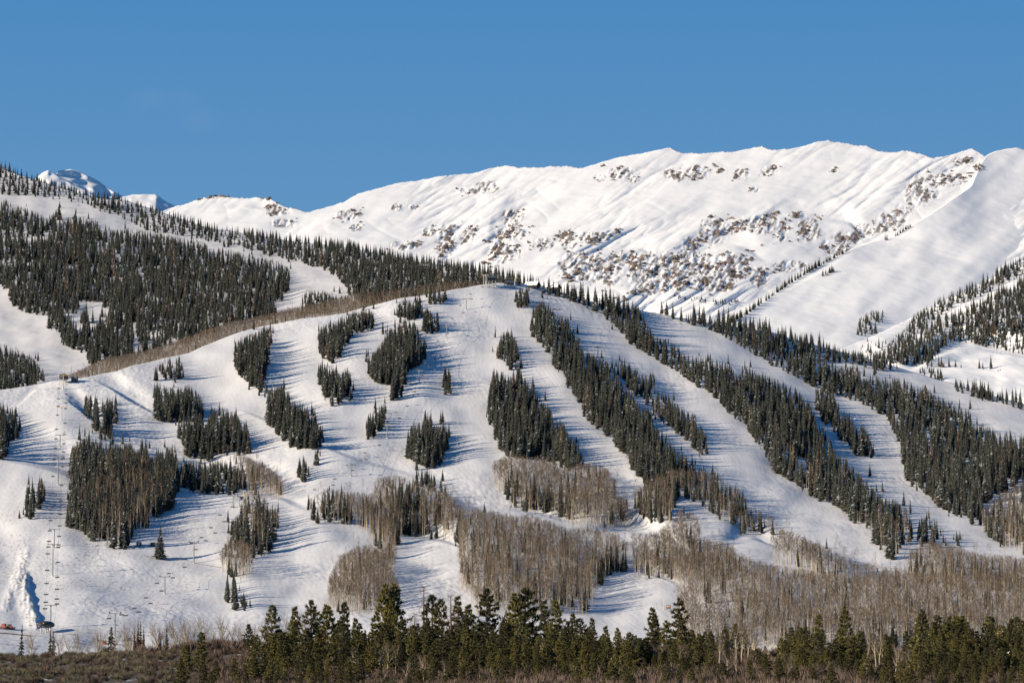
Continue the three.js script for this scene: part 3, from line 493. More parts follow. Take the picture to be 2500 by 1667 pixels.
stand('spruce in the long strip between the two right-hand runs', HL, [...at('R2', [[1375, 975], [1385, 910], [1440, 870], [1480, 910], [1560, 890], [1600, 920], [1650, 870], [1690, 930], [1720, 950], [1800, 945], [1870, 940], [1900, 985], [2040, 1075], [2100, 1190], [2150, 1280], [2200, 1300], [2250, 1310], [2352, 1390]]), ...at('R6', [[100, 20], [210, 35], [340, 75], [400, 155], [470, 90], [530, 130], [570, 130], [640, 170], [720, 200], [800, 230], [860, 310], [890, 340], [930, 430], [950, 520], [990, 505], [1030, 590], [1080, 680], [1150, 720], [1200, 800], [1290, 870], [1340, 940], [1400, 990], [1480, 1000], [1560, 1070], [1595, 1150], [1605, 1260], [1560, 1345], [1500, 1360], [1480, 1440], [1420, 1420], [1350, 1325], [1250, 1225], [1150, 1155], [1140, 1105], [1050, 1055], [1000, 1035], [900, 1005], [820, 925], [700, 845], [640, 815], [570, 685], [530, 635], [490, 565], [430, 495], [350, 435], [300, 395], [240, 315], [160, 265], [60, 195], [0, 145]]), ...at('R2', [[2250, 1500], [2100, 1430], [1990, 1350], [1890, 1240], [1820, 1190], [1800, 1110], [1760, 1130], [1700, 1100], [1580, 1050], [1500, 1015], [1380, 1005]])],
  { gap: 4.7, h: [16, 24], seed: 33, frost: .16, aspen: (u, v) => v > 1100 && noise(u / 22, v / 18) > .22 ? .7 : (v > 1290 ? .45 : .02), clear: [at('R6', [[790, 720], [850, 730], [870, 800], [900, 880], [870, 900], [810, 800]])] });
stand('spruce along the crest on the right, before the white shoulder', HL, [...at('R3', [[-300, 1090], [0, 1180], [100, 1170], [200, 1180], [300, 1190], [420, 1225], [480, 1250], [560, 1270], [630, 1280], [640, 1360], [700, 1300], [760, 1320], [800, 1380], [870, 1370], [950, 1360], [1000, 1430], [1050, 1450], [1100, 1465], [1200, 1495], [1300, 1535], [1400, 1580], [1300, 1590]]), ...at('R3', [[960, 1560], [820, 1540], [640, 1530], [600, 1568], [480, 1510], [280, 1380], [160, 1330], [0, 1300], [-150, 1240]])], { gap: 5.2, h: [14, 21], seed: 34, frost: .14, lowOK: 4 });
stand('spruce in the upper dark block between the right-hand runs', HL, at('R6', [[612, 10], [640, -30], [700, -20], [960, -10], [1000, 30], [1060, 80], [1150, 90], [1230, 75], [1242, 220], [1235, 345], [1180, 335], [1080, 295], [1060, 305], [920, 245], [830, 195], [740, 155], [615, 95]]), { gap: 4.9, h: [15, 23], seed: 35, frost: .14 });
stand('spruce in the tongue of forest between the two far right runs', HL, at('R6', [[920, 250], [940, 230], [1050, 275], [1080, 330], [1110, 400], [1180, 430], [1210, 515], [1260, 480], [1300, 565], [1337, 650], [1335, 735], [1200, 715], [1170, 655], [1080, 585], [1000, 505], [955, 455], [925, 335]]), { gap: 4.6, h: [16, 24], seed: 36, frost: .14 });
stand('spruce in the largest forest block at far right', HL, at('R6', [[1240, 180], [1330, 145], [1430, 170], [1530, 165], [1570, 185], [1640, 240], [1680, 220], [1740, 270], [1830, 320], [1890, 360], [1920, 370], [1990, 380], [2000, 470], [2080, 490], [2120, 510], [2200, 550], [2260, 525], [2310, 570], [2352, 550], [2620, 640], [2620, 1000], [2352, 905], [2200, 965], [2080, 1045], [2060, 1190], [2000, 1190], [1900, 1130], [1770, 1050], [1680, 985], [1600, 935], [1550, 865], [1518, 745], [1508, 625], [1448, 565], [1438, 445], [1330, 405], [1238, 355]]), { gap: 4.9, h: [16, 23], seed: 37, frost: .14 });
stand('bare aspen mixed with fir at the far right edge of the slope', HL, at('R6', [[2070, 1060], [2200, 965], [2300, 905], [2352, 880], [2620, 900], [2620, 1450], [2352, 1400], [2300, 1375], [2230, 1355], [2150, 1285], [2055, 1215]]), { gap: 3.0, aspen: .72, h: [10, 17], ah: [13, 19], seed: 38, frost: .25 });
stand('spruce along the crest above the last open run', HL, at('R6', [[940, -5], [1050, -30], [1200, -20], [1300, -10], [1400, -10], [1480, 55], [1515, 125], [1400, 130], [1300, 110], [1150, 65], [1050, 30]]), { gap: 5, h: [12, 18], seed: 39, lowOK: 3 });
stand('spruce in the thin clump where the spur meets the last run', LAY.spur, at('R6', [[1630, 95], [1700, 80], [1790, 110], [1815, 215], [1720, 195], [1650, 135]]), { gap: 5.4, h: [10, 16], seed: 40, lowOK: 6 });
stand('spruce in the clump at the right edge above the last run', HL, at('R6', [[1878, 255], [1888, 170], [1960, 160], [2000, 200], [2020, 165], [2100, 190], [2200, 210], [2300, 230], [2352, 245], [2620, 300], [2620, 420], [2352, 390], [2200, 345], [2050, 315], [1980, 285]]), { gap: 4.8, h: [12, 18], seed: 41, lowOK: 3 });
stand('spruce in the small dark clump at the foot of the far right run', HL, at('R6', [[1620, 1330], [1640, 1130], [1680, 1110], [1720, 1115], [1765, 1140], [1795, 1230], [1850, 1280], [1885, 1220], [1920, 1210], [1948, 1235], [1950, 1340], [1800, 1350]]), { gap: 5, h: [14, 20], seed: 42 });
// mixed woods low on the left
const X1 = at('R4', [[485, 640], [530, 600], [590, 570], [640, 605], [690, 580], [710, 655], [790, 620], [890, 610], [920, 675], [1000, 630], [1020, 715], [1140, 640], [1190, 670], [1212, 760], [1218, 955], [1150, 1085], [1080, 1105], [1000, 1205], [890, 1285], [850, 1345], [780, 1365], [720, 1315], [610, 1275], [540, 1225], [450, 1195], [460, 1000], [500, 900], [485, 830]]);
stand('tree in the big mixed spruce and aspen block at lower left', HL, X1, { gap: 3.1, h: [17, 25], ah: [15, 21], seed: 43, aspen: (u, v) => { const q = (v - 860) * 2.8; return q < 900 ? .06 : (u * 2.8 < 640 ? .12 : u * 2.8 > 1060 ? .2 : .74); }, frost: .14 });
stand('tree in the dark wood behind the small lift top at left', HL, at('R4', [[1216, 770], [1260, 735], [1420, 745], [1500, 720], [1670, 790], [1690, 900], [1690, 985], [1550, 990], [1300, 955], [1216, 925]]), { gap: 3.9, h: [16, 24], aspen: .14, seed: 44 });
stand('bare aspen in the rounded brown grove behind the small lift top', HL, at('R4', [[1480, 735], [1520, 695], [1620, 690], [1720, 720], [1800, 765], [1900, 835], [1950, 920], [1935, 1025], [1840, 1005], [1690, 985], [1680, 800]]), { gap: 2.2, aspen: .97, ah: [12, 17], seed: 45 });
stand('spruce in the slim clump left of the lower left lift line', HL, at('R4', [[148, 1125], [163, 960], [180, 895], [215, 855], [240, 935], [265, 842], [297, 860], [312, 940], [302, 1045], [250, 1085], [240, 1145], [190, 1148]]), { gap: 4.2, h: [15, 22], aspen: .08, seed: 46, frost: .14 });
stand('tree in the mixed strip between the two lower left runs', HL, [...at('R4', [[1545, 1200], [1560, 1140], [1575, 1130], [1630, 1100], [1640, 1020], [1700, 950], [1800, 980], [1840, 1050], [1900, 1070], [1915, 1200], [1875, 1305], [1832, 1395], [1765, 1415], [1728, 1420], [1600, 1330]])], { gap: 3.7, h: [15, 23], ah: [14, 19], aspen: (u, v) => u > 590 && v < 1330 ? .55 : .2, seed: 47 });
stand('bare aspen in the pale grove at the foot of the mixed strip', HL, at('R4', [[1508, 1500], [1515, 1340], [1560, 1285], [1650, 1280], [1720, 1330], [1730, 1480], [1715, 1560], [1640, 1570], [1560, 1540]]), { gap: 2.2, aspen: .86, ah: [13, 18], h: [12, 17], seed: 48 });
stand('spruce in the low tail of the mixed strip above the brush', HL, at('R7', [[1545, 640], [1548, 420], [1600, 400], [1620, 560], [1655, 520], [1690, 590], [1695, 685], [1610, 690]]), { gap: 3.8, h: [13, 21], aspen: .15, seed: 49 });
stand('spruce in the small isolated pair of clumps left of the centre lift', HL, at('R4', [[2035, 875], [2038, 715], [2070, 680], [2097, 745], [2125, 775], [2125, 845], [2080, 885]]), { gap: 3.8, h: [16, 22], seed: 50 });
stand('spruce in the narrow lone group below the curved strip', HL, at('R4', [[2150, 775], [2152, 645], [2185, 625], [2198, 770]]), { gap: 4.4, h: [17, 20], seed: 51 });
stand('tree in the mixed clump by the traverse left of the aspen grove', HL, [...at('R4', [[2098, 1085], [2108, 965], [2140, 990], [2230, 920], [2290, 935], [2352, 945], [2400, 960], [2400, 1160], [2352, 1160], [2230, 1178], [2145, 1175]])], { gap: 3.8, h: [15, 22], aspen: .45, seed: 52 });
// aspen groves
stand('bare aspen in the grove left of the narrow lower run', HL, at('R5', [[-30, 950], [60, 955], [230, 970], [240, 870], [330, 845], [500, 875], [660, 925], [780, 1000], [832, 1055], [832, 1100], [822, 1315], [700, 1295], [550, 1265], [410, 1245], [390, 1325], [330, 1440], [300, 1400], [210, 1295], [200, 1235], [100, 1185], [20, 1175], [-30, 1150]]), { gap: 2.7, aspen: (u, v) => u > 965 && u < 1020 && v > 1205 ? .35 : .86, h: [12, 20], ah: [13, 18], seed: 53 });
stand('bare aspen in the pale grove above the tall foreground pine', HL, [[801, 1500], [803, 1420], [818, 1376], [840, 1350], [870, 1334], [900, 1330], [940, 1345], [960, 1300], [972, 1330], [950, 1380], [972, 1420], [974, 1500]], { gap: 2.3, aspen: .95, ah: [13, 18], h: [10, 16], seed: 54 });
stand('bare aspen in the large central grove above the pines', HL, [[1121, 1337], [1122, 1243], [1187, 1246], [1259, 1260], [1294, 1254], [1359, 1278], [1384, 1288], [1437, 1285], [1509, 1302], [1550, 1334], [1528, 1362], [1528, 1398], [1491, 1408], [1461, 1435], [1446, 1481], [1430, 1510], [1376, 1500], [1305, 1500], [1223, 1500], [1169, 1500], [1142, 1463], [1124, 1440]], { gap: 2.6, aspen: (u, v) => v > 1385 && u > 1460 ? .25 : .93, ah: [13, 18], h: [10, 17], seed: 55 });
stand('bare aspen in the rounded grove under the tall dark clump', HL, at('R5', [[1038, 830], [1045, 755], [1100, 722], [1180, 700], [1400, 725], [1540, 795], [1650, 765], [1750, 765], [1830, 795], [1885, 870], [1885, 960], [1960, 1000], [2000, 1100], [2022, 1195], [1990, 1210], [1600, 1210], [1555, 1150], [1480, 1100], [1250, 1090], [1165, 1020], [1105, 975], [1055, 925]]), { gap: 2.7, aspen: (u, v) => v > 1210 && u < 1400 ? .72 : .95, ah: [13, 18], h: [10, 18], seed: 56 });
stand('tree in the mixed edge of aspen and fir beside the wide right run', HL, [...at('R5', [[2010, 1110], [2012, 930], [2100, 905], [2250, 795], [2352, 795]]), ...at('R6', [[100, 795], [250, 825], [300, 895], [400, 925], [470, 995], [482, 1085], [370, 1175], [290, 1165], [200, 1085], [0, 1005]]), ...at('R5', [[2300, 1010], [2250, 1205], [2140, 1185], [2020, 1125]])], { gap: 3.0, aspen: .6, h: [13, 20], ah: [13, 18], seed: 57, frost: .14 });
stand('bare aspen on the little rise at the foot of the wide right run', HL, at('R6', [[375, 1185], [385, 1095], [480, 1050], [570, 1090], [645, 1125], [685, 1200], [640, 1260], [560, 1250], [430, 1250]]), { gap: 2.8, aspen: .75, h: [12, 18], ah: [11, 15], seed: 58 });
stand('bare aspen in the open grove between the lower snow patches', HL, at('R6', [[-330, 1240], [-150, 1230], [0, 1060], [110, 1095], [140, 1190], [100, 1250], [370, 1330], [385, 1560], [-300, 1560], [-330, 1400]]), { gap: 2.9, aspen: .92, ah: [13, 18], h: [11, 17], seed: 59, clear: [at('R6', [[-380, 1180], [-20, 1190], [100, 1240], [90, 1275], [-60, 1280], [-360, 1320]])] });
stand('tall pale aspen in the row at the foot of the wide right run', HL, at('R6', [[620, 1330], [690, 1200], [760, 1215], [860, 1265], [950, 1305], [1040, 1345], [1100, 1385], [1200, 1425], [1400, 1455], [1560, 1475], [1640, 1510], [1640, 1620], [1200, 1620], [900, 1570], [640, 1470]]), { gap: 3.3, aspen: .95, ah: [17, 23], h: [12, 18], seed: 60, thin: (u, v) => .85 });
stand('bare aspen in the grove at the foot of the far right run', HL, at('R6', [[1545, 1490], [1560, 1410], [1600, 1345], [1700, 1285], [1900, 1330], [2100, 1385], [2352, 1405], [2650, 1430], [2650, 1640], [1900, 1640], [1640, 1600]]), { gap: 2.7, aspen: .86, h: [11, 17], ah: [13, 18], seed: 61 });
stand('bare aspen in the broad low belt above the right-hand pines', HL, [[1528, 1400], [1560, 1365], [1610, 1360], [1690, 1350], [1790, 1350], [1850, 1372], [1960, 1388], [2100, 1398], [2250, 1395], [2400, 1395], [2600, 1395], [2600, 1585], [1660, 1585], [1655, 1500], [1690, 1470], [1650, 1435], [1600, 1408]], { gap: 2.5, aspen: .94, ah: [12, 17], h: [8, 14], seed: 62, clear: [[[1695, 1490], [1780, 1480], [1790, 1500], [1700, 1505]]], thin: (u, v) => .93 });
// sparse trees beyond
stand('spruce on the sparsely wooded spur at the right edge', LAY.spur, at('R3', [[2600, 640], [2352, 840], [2230, 880], [2050, 980], [1900, 1070], [1700, 1165], [1660, 1215], [1600, 1245], [1560, 1320], [1450, 1420], [1400, 1480], [1200, 1560], [1350, 1600], [2600, 1640]]), { gap: 5.2, h: [11, 18], seed: 63, clear: [at('R3', [[1700, 1600], [1850, 1450], [2000, 1445], [2100, 1480], [2352, 1530], [2600, 1560], [2600, 1650]]), at('R3', [[1660, 1340], [1850, 1220], [2100, 1110], [2352, 985], [2600, 900], [2600, 960], [2352, 1040], [2100, 1170], [1950, 1200], [1980, 1240], [1800, 1290]])], thin: (u, v) => { const x = (u - 1660) * 2.8, y = (v - 320) * 2.8; return x > 1950 && y > 1080 && y < 1400 ? .98 : .3 + .65 * clump(34, -.2, .2)(u, v); } });
stand('spruce in the small clump at the foot of the white shoulder', LAY.shoulder, at('R3', [[1200, 1400], [1230, 1270], [1320, 1215], [1395, 1235], [1395, 1315], [1345, 1335], [1345, 1395]]), { gap: 6.5, h: [12, 20], seed: 64 });
stand('spruce in the hollow left of the wooded spur', LAY.spur, at('R3', [[1180, 1560], [1250, 1450], [1400, 1400], [1440, 1450], [1300, 1560]]), { gap: 7, h: [8, 14], seed: 65, thin: () => .5, lowOK: 4 });
const ridgeT = 'small fir on the ridge line of the white shoulder', SH = LAY.shoulder;
lineOfTrees(ridgeT, SH, at('R3', [[330, 1260], [420, 1225], [560, 1150]]), 46, [9, 16], 8, 91);
lineOfTrees(ridgeT, SH, at('R3', [[585, 1135], [645, 1095]]), 12, [6, 12], 4, 92);
lineOfTrees(ridgeT, SH, at('R3', [[665, 1090], [760, 1030], [880, 960], [960, 905]]), 52, [8, 17], 6, 93);
lineOfTrees(ridgeT, SH, at('R3', [[960, 900], [1040, 870], [1150, 820]]), 22, [7, 13], 4, 94);
lineOfTrees(ridgeT, SH, at('R3', [[1400, 748], [1425, 742]]), 3, [9, 12], 3, 95);
lineOfTrees(ridgeT, SH, at('R3', [[1480, 712], [1580, 655]]), 14, [7, 11], 4, 96);
lineOfTrees('small fir in the tiny clump below the shoulder ridge', SH, at('R3', [[980, 990], [1060, 955]]), 12, [8, 15], 8, 97);
lineOfTrees('dark fir tuft among the rocks at the foot of the massif', LAY.massif, [[1562, 690], [1610, 650], [1660, 630], [1720, 622]], 60, [5, 9], 16, 98);
lineOfTrees('dark fir tuft among the rocks at the foot of the massif', LAY.massif, [[1640, 725], [1740, 740], [1800, 740]], 40, [6, 10], 18, 99);
lineOfTrees('fir on the skyline of the left forest', BK, [[80, 432], [150, 455], [230, 480], [300, 486]], 30, [7, 13], 12, 90);
// lone trees
function lone(label, L, u, v, ht, wid) { const p = groundPoint(L, u, v); p.y -= .25; spruces.push({ p, u, v, ht, d: L.d(u, v), label, turn: u, kind: .35, tint: .5, wid, frost: .1, must: true }); }
lone('lone full spruce on the lower left run beside the booths', HL, 389, 1366, 22, 1.5);
lone('tall single spruce above the wedge forest at upper left', BK, 142, 537, 22, 1);
console.log('spruces', spruces.length, 'aspens', aspens.length);

// which of them show largest: paint near to far on a coarse grid
{
  const gw = 834, gh = 556, cov = new Uint8Array(gw * gh), all = [...spruces.map(t => (t.w = .17 * t.wid, t)), ...aspens.map(t => (t.w = .2, t))].sort((a, b) => a.d - b.d);
  for (const t of all) {
    const hp = t.ht * FOCAL / t.d / 3, wp = hp * t.w, cx = t.u / 3, y1 = t.v / 3, y0 = y1 - hp; t.seen = 0;
    for (let y = Math.max(0, Math.ceil(y0)); y <= Math.min(gh - 1, y1); y++) { const f = t.w === .2 ? .5 : (y - y0) / hp; for (let x = Math.max(0, Math.floor(cx - wp * f + .5)); x <= Math.min(gw - 1, cx + wp * f); x++) { const o = y * gw + x; if (!cov[o]) { cov[o] = 1; t.seen++; } } }
    if (t.u < 4 || t.u > 2496 || t.v > 1590) t.seen *= .2;
  }
}
const spruceTint = t => { if (t.kind > .955) { const d = 1.1 + t.tint; return rgb(d * 1.5, d * 1.05, d * .95); }   // dead grey-red ones
   const g = .72 + .62 * t.tint; return rgb(g * (1 + .14 * (t.kind - .5)), g, g * (.95 + .25 * t.wid - .25)); };
const aspenTint = t => { const g = .78 + .5 * t.tint; return rgb(g, g * (.97 + .05 * t.kind), g * (.95 + .1 * t.kind)); };
const placeOf = t => t.label.replace(/^.*?(spruce|aspen|tree|fir)( mixed with fir at| tuft among| of| in| on| along)? /, '');
const standBox = new Map();
for (const t of [...spruces, ...aspens]) { const b = standBox.get(t.label) || [1e9, -1e9, 1e9, -1e9]; b[0] = Math.min(b[0], t.u); b[1] = Math.max(b[1], t.u); b[2] = Math.min(b[2], t.v); b[3] = Math.max(b[3], t.v); standBox.set(t.label, b); }
function treeLabel(t, cat) {
  const b = standBox.get(t.label), x = (t.u - b[0]) / (b[1] - b[0] + 1), y = (t.v - b[2]) / (b[3] - b[2] + 1);
  const size = t.ht > 19 ? 'tall ' : t.ht < 13.5 ? 'short ' : '', tone = cat === 'spruce' ? (t.kind < t.frost ? 'frosted ' : t.tint > .66 ? 'olive ' : t.tint < .33 ? 'dark ' : '') : (t.tint > .66 ? 'pale bare ' : 'bare ');
  const where = (y < .33 ? 'top' : y > .72 ? 'bottom' : 'middle') + (x < .28 ? ' left' : x > .72 ? ' right' : '');
  return (size + tone + cat + ', ' + where + ' of ' + placeOf(t)).split(' ').slice(0, 16).join(' ');
}
function plant(list, shapes, pick, tint, single, singleCat, forestName, forestLabel, forestCat, max, thick) {
  const order = [...list].sort((a, b) => (b.must ? 1e6 : b.seen) - (a.must ? 1e6 : a.seen)), near = new Set(order.slice(0, max));
  const mats = [.8, 1, 1.22].map(k => { const m = leafMat.clone(); m.color.setRGB(k, k, k); return m; });
  for (const t of near) {
    const s = shapes[pick(t)], g = new THREE.Group(), m = mats[Math.min(2, Math.floor(t.tint * 3))];
    g.position.copy(t.p); g.rotation.y = t.turn; g.scale.set(t.ht * t.wid * thick, t.ht, t.ht * t.wid * thick);
    part(g, 'trunk', s.trunk, m); part(g, 'crown', s.crown, m);
    tag(top(g, single), t.must ? t.label : treeLabel(t, singleCat), singleCat, t.must ? null : singleCat + 's of ' + placeOf(t));
  }
  const rest = list.filter(t => !near.has(t)), forest = new THREE.Group(), M = new THREE.Matrix4(), Q = new THREE.Quaternion(), Y = new THREE.Vector3(0, 1, 0), S = new THREE.Vector3();
  shapes.forEach((s, i) => {
    const mine = rest.filter(t => pick(t) === i); if (!mine.length) return;
    const im = new THREE.InstancedMesh(mergeGeometries([s.trunk, s.crown]), leafMat, mine.length);
    mine.forEach((t, k) => { Q.setFromAxisAngle(Y, t.turn); S.set(t.ht * t.wid * thick, t.ht, t.ht * t.wid * thick); im.setMatrixAt(k, M.compose(t.p, Q, S)); im.setColorAt(k, tint(t)); });
    im.name = 'trees'; im.castShadow = im.receiveShadow = true; im.userData.kind = 'stuff'; forest.add(im);
  });
  tag(top(forest, forestName), forestLabel, forestCat, null, 'stuff');
}
plant(spruces, SPRUCES, t => t.kind < t.frost ? (t.kind < t.frost * .5 ? 2 : 5) : [0, 1, 3, 4][Math.floor((t.kind - t.frost) / (1 - t.frost) * 3.999)], spruceTint, 'spruce_tree', 'spruce', 'spruce_forest', 'mass of dark spruces covering the slopes behind the nearest ones', 'forest', 300, 1);
plant(aspens, ASPENS, t => Math.floor(t.kind * 4.999), aspenTint, 'aspen_tree', 'aspen', 'aspen_woods', 'mass of bare brown aspens across the lower slopes', 'woods', 300, 1);

// ------------------------------------------------------------------ rocks on the massif
{
  const r = rng(505), shapes = [];
  for (let k = 0; k < 4; k++) { const g = new THREE.IcosahedronGeometry(1, 1), a = g.attributes.position, q = rng(600 + k), seen = new Map(); for (let i = 0; i < a.count; i++) { const key = [a.getX(i), a.getY(i), a.getZ(i)].map(x => x.toFixed(3)).join(); if (!seen.has(key)) seen.set(key, .62 + q() * .6); const s = seen.get(key); a.setXYZ(i, a.getX(i) * s, a.getY(i) * s * .8, a.getZ(i) * s); } g.computeVertexNormals(); shapes.push(g); }
  const items = [];
  for (const [cu, cv, ru, rv, n] of ROCKS) for (let i = 0; i < n * (n > 100 ? 1.2 : 1.8); i++) {
    const g1 = r() + r() + r() - 1.5, g2 = r() + r() + r() - 1.5, du = g1 * ru * 1.25, dv = g2 * rv * 1.35, u = cu + du - dv * .55, v = Math.max(massifCrest(u) + 1.2, cv + dv - du * .22);
    const along = u * .62 - v * .78, across = u * .78 + v * .62;
    if (noise(along / 26, across / 6) + .5 * noise(along / 9, across / 4) < -.02) continue;
    const L = (u > 2210 && v > shoulderCrest(u)) ? LAY.shoulder : LAY.massif, p = groundPoint(L, u, v); items.push({ p, s: .6 + Math.pow(r(), 2.6) * 4, k: Math.floor(r() * 4), r1: r(), r2: r(), r3: r() });
  }
  const scree = new THREE.Group(), mat = new THREE.MeshStandardMaterial({ color: rgb(1, 1, 1), roughness: .95, flatShading: true }), M = new THREE.Matrix4(), E = new THREE.Euler(), Q = new THREE.Quaternion(), S = new THREE.Vector3();
  items.sort((a, b) => b.s - a.s);
  const big = items.splice(0, 60), cols = [[.135, .103, .088], [.11, .093, .086], [.155, .118, .098], [.085, .077, .075]];
  const rockMats = cols.map(c => std(...c, .95, { flatShading: true }));
  const pose = t => { E.set((t.r1 - .5) * .7 + .35, t.r2 * 6.28, .35 + (t.r3 - .5) * .9); Q.setFromEuler(E); S.set(t.s * (.7 + t.r1 * 1.3), t.s * (.75 + t.r2 * .8), t.s * (.7 + t.r3 * .9)); };
  for (const t of big) { pose(t); const m = new THREE.Mesh(shapes[t.k], rockMats[Math.floor(t.r2 * 3.99)]); m.position.copy(t.p); m.quaternion.copy(Q); m.scale.copy(S); m.castShadow = m.receiveShadow = true; tag(top(m, 'rock_outcrop'), 'brown rock outcrop poking out of the snow on the white massif', 'rock', 'bare rocks on the white massif'); }
  for (let k = 0; k < 4; k++) { const mine = items.filter(t => t.k === k), im = new THREE.InstancedMesh(shapes[k], mat, mine.length); mine.forEach((t, i) => { pose(t); im.setMatrixAt(i, M.compose(t.p, Q, S)); const c = cols[Math.floor(t.r3 * 3.99)], g = .8 + .5 * t.r1; im.setColorAt(i, rgb(c[0] * g, c[1] * g, c[2] * g)); }); im.name = 'rocks'; im.castShadow = im.receiveShadow = true; im.userData.kind = 'stuff'; scree.add(im); }
  tag(top(scree, 'rock_rubble'), 'scattered brown rocks showing through the snow of the massif', 'rocks', null, 'stuff');
}
//@@NEXT
// ------------------------------------------------------------------ the bench in front: pines, bare trees, brush
function benchPoint(u, d) {
  const vc = benchCrest(u), dc = benchD(u, vc);
  if (d <= dc) { let a = vc, b = 1900; for (let i = 0; i < 30; i++) { const m = (a + b) / 2; if (benchD(u, m) > d) a = m; else b = m; } return groundPoint(LAY.bench, u, (a + b) / 2); }
  const c = groundPoint(LAY.bench, u, vc), k = d - dc, s = 1 + k / Math.abs(c.z);
  return new THREE.Vector3(c.x * s, c.y - .03 * k - .0002 * k * k, c.z - k);
}
const PINES = [pine(201, .20, true), pine(202, .24, true), pine(203, .17, false), pine(204, .22, false), pine(205, .19, true, { snow: .035 }), pine(206, .15, false), pine(207, .25, true, { whorls: 15 })];
const OPENSPRUCE = pine(210, .24, false, { whorls: 14, colour: [.10, .085, .035] }), DEADPINES = [pine(211, .2, false, { dead: true, whorls: 15 }), pine(212, .24, true, { dead: true, whorls: 14 })];
const BARE = [bareTree(301, .5, [.42, .36, .26], [.17, .13, .095]), bareTree(302, .62, [.44, .38, .27], [.18, .14, .10]), bareTree(303, .42, [.40, .34, .25], [.16, .125, .09]), bareTree(304, .7, [.42, .36, .26], [.17, .13, .095])];
const MAUVE = [bareTree(311, .55, [.17, .135, .115], [.15, .115, .10]), bareTree(312, .7, [.17, .13, .115], [.15, .115, .10])];
const pineMats = [.5, .7, .9, 1.15].map((k, i) => { const m = leafMat.clone(); m.color.setRGB(k * [1, 1.05, 1, 1.05][i], k, k * [1.15, 1, .9, .8][i]); return m; });
const plainLeaf = leafMat.clone();
function frontTree(shape, name, label, cat, group, u, tip, d, wide, turn, mat) {
  const g = new THREE.Group(), p = benchPoint(u, d), ht = survey(u, tip, d).y - p.y + .3;
  if (ht < 1.5) return null;
  g.position.copy(p); g.position.y -= .3; g.rotation.y = turn; g.scale.set(ht * wide, ht, ht * wide);
  part(g, 'trunk', shape.trunk, mat); part(g, 'crown', shape.crown, mat);
  return tag(top(g, name), label, cat, group);
}
const pineD = tip => 520 + (1640 - tip) * .85;
const bigPines = [ // u, tip, shape, width, what sets it apart
  [662, 1477, 4, 1, 'loose pine poking up at the left end of the pine belt'], [759, 1468, 0, 1, 'tall pine above the left part of the pine belt, next to the pale aspen grove'], [717, 1482, 2, 1, 'slim pine standing left of the tall one by the pale aspen grove'], [797, 1479, 6, 1, 'broad pine at the lower edge of the pale aspen grove'], [840, 1470, 3, .9, 'pointed pine in front of the pale aspen grove'],
  [937, 1429, 1, .9, 'left trunk of the tall twin-topped pine before the narrow lower run'], [961, 1427, 0, .9, 'right half of the tall twin-topped pine before the narrow lower run'], [957, 1470, 6, .8, 'bushy pine at the foot of the tall twin-topped pine'], [1056, 1451, 4, 1, 'sparse dark pine just right of the tall dead pine'], [1078, 1461, 4, .95, 'ragged pine with bare lower limbs between the two dead pines'], [1118, 1455, 5, 1.1, 'narrow pine at the right edge of the narrow lower run'], [1142, 1477, 2, 1.1, 'smaller pine at the lower right corner of the narrow run'],
  [1188, 1440, 0, 1.05, 'tall round-topped pine left of the biggest pine'], [1280, 1438, 6, 1.15, 'biggest broad-crowned pine in front of the central aspen grove'], [1257, 1449, 1, .9, 'dark pine overlapping the left side of the biggest pine'], [1357, 1468, 1, .9, 'flat-topped pine right of the biggest pine'], [1328, 1466, 5, 1, 'slim pine tucked between the biggest pine and the flat-topped one'], [1399, 1497, 3, .8, 'very dark pine left of the lower open snow patch'], [1447, 1510, 2, .9, 'pointed pine at the left foot of the lower open snow patch'],
  [1478, 1529, 2, 1, 'small pointed pine under the lower open snow patch, left of two others'], [1509, 1535, 0, .9, 'small rounded pine under the middle of the lower open snow patch'], [1535, 1543, 4, 1, 'small dark pine under the right part of the lower open snow patch'], [1595, 1485, 2, 1.05, 'slender pointed pine at the right foot of the open snow patch'], [1629, 1516, 1, .9, 'bushy pine just left of the open-branched spruce'], [1600, 1500, 3, .9, 'pine behind the slender pointed one at the snow patch'],
  [1959, 1534, 1, .8, 'full pine left of the dark pointed tree, in the right half'], [2001, 1499, 3, .9, 'dark pointed tree rising into the low aspen belt'], [1909, 1559, 2, 1.1, 'small bright pine among the pale trunks at right'], [1708, 1559, 5, 1.2, 'small bright narrow pine right of the open-branched spruce'],
  [2066, 1482, 1, .8, 'tall round-headed pine standing out against the low aspen belt'], [2102, 1539, 5, 1, 'slim pine right under the round-headed pine'], [2255, 1490, 0, 1.1, 'tall tapering pine against the low aspen belt at right'], [2323, 1505, 5, 1.2, 'left one of the joined pines at right'], [2353, 1504, 1, 1, 'right, rounder one of the joined pines at right'], [2423, 1521, 3, 1.1, 'pointed pine right of the joined pines'], [2472, 1513, 0, 1, 'pine beside the right edge of the picture'], [2499, 1516, 1, 1, 'pine cut off by the right edge of the picture']];
for (const [u, tip, k, w, label] of bigPines) frontTree(PINES[k], 'pine_tree', label, 'pine', 'pines in front of the valley', u, tip, pineD(tip), w * .86, u * 1.7, pineMats[(u * 7) % 4]);
frontTree(OPENSPRUCE, 'spruce_tree', 'open-branched dark spruce right of the lower open snow patch', 'spruce', null, 1660, 1461, pineD(1463), .95, 1, plainLeaf);
frontTree(DEADPINES[0], 'dead_pine_tree', 'tall dead leafless pine left of the sparse dark pine', 'dead pine', null, 1034, 1426, 690, 1.1, 2, plainLeaf);
frontTree(DEADPINES[1], 'dead_pine_tree', 'reddish-brown dead pine at the right side of the narrow run', 'dead pine', null, 1102, 1446, 660, 1, 4, plainLeaf);
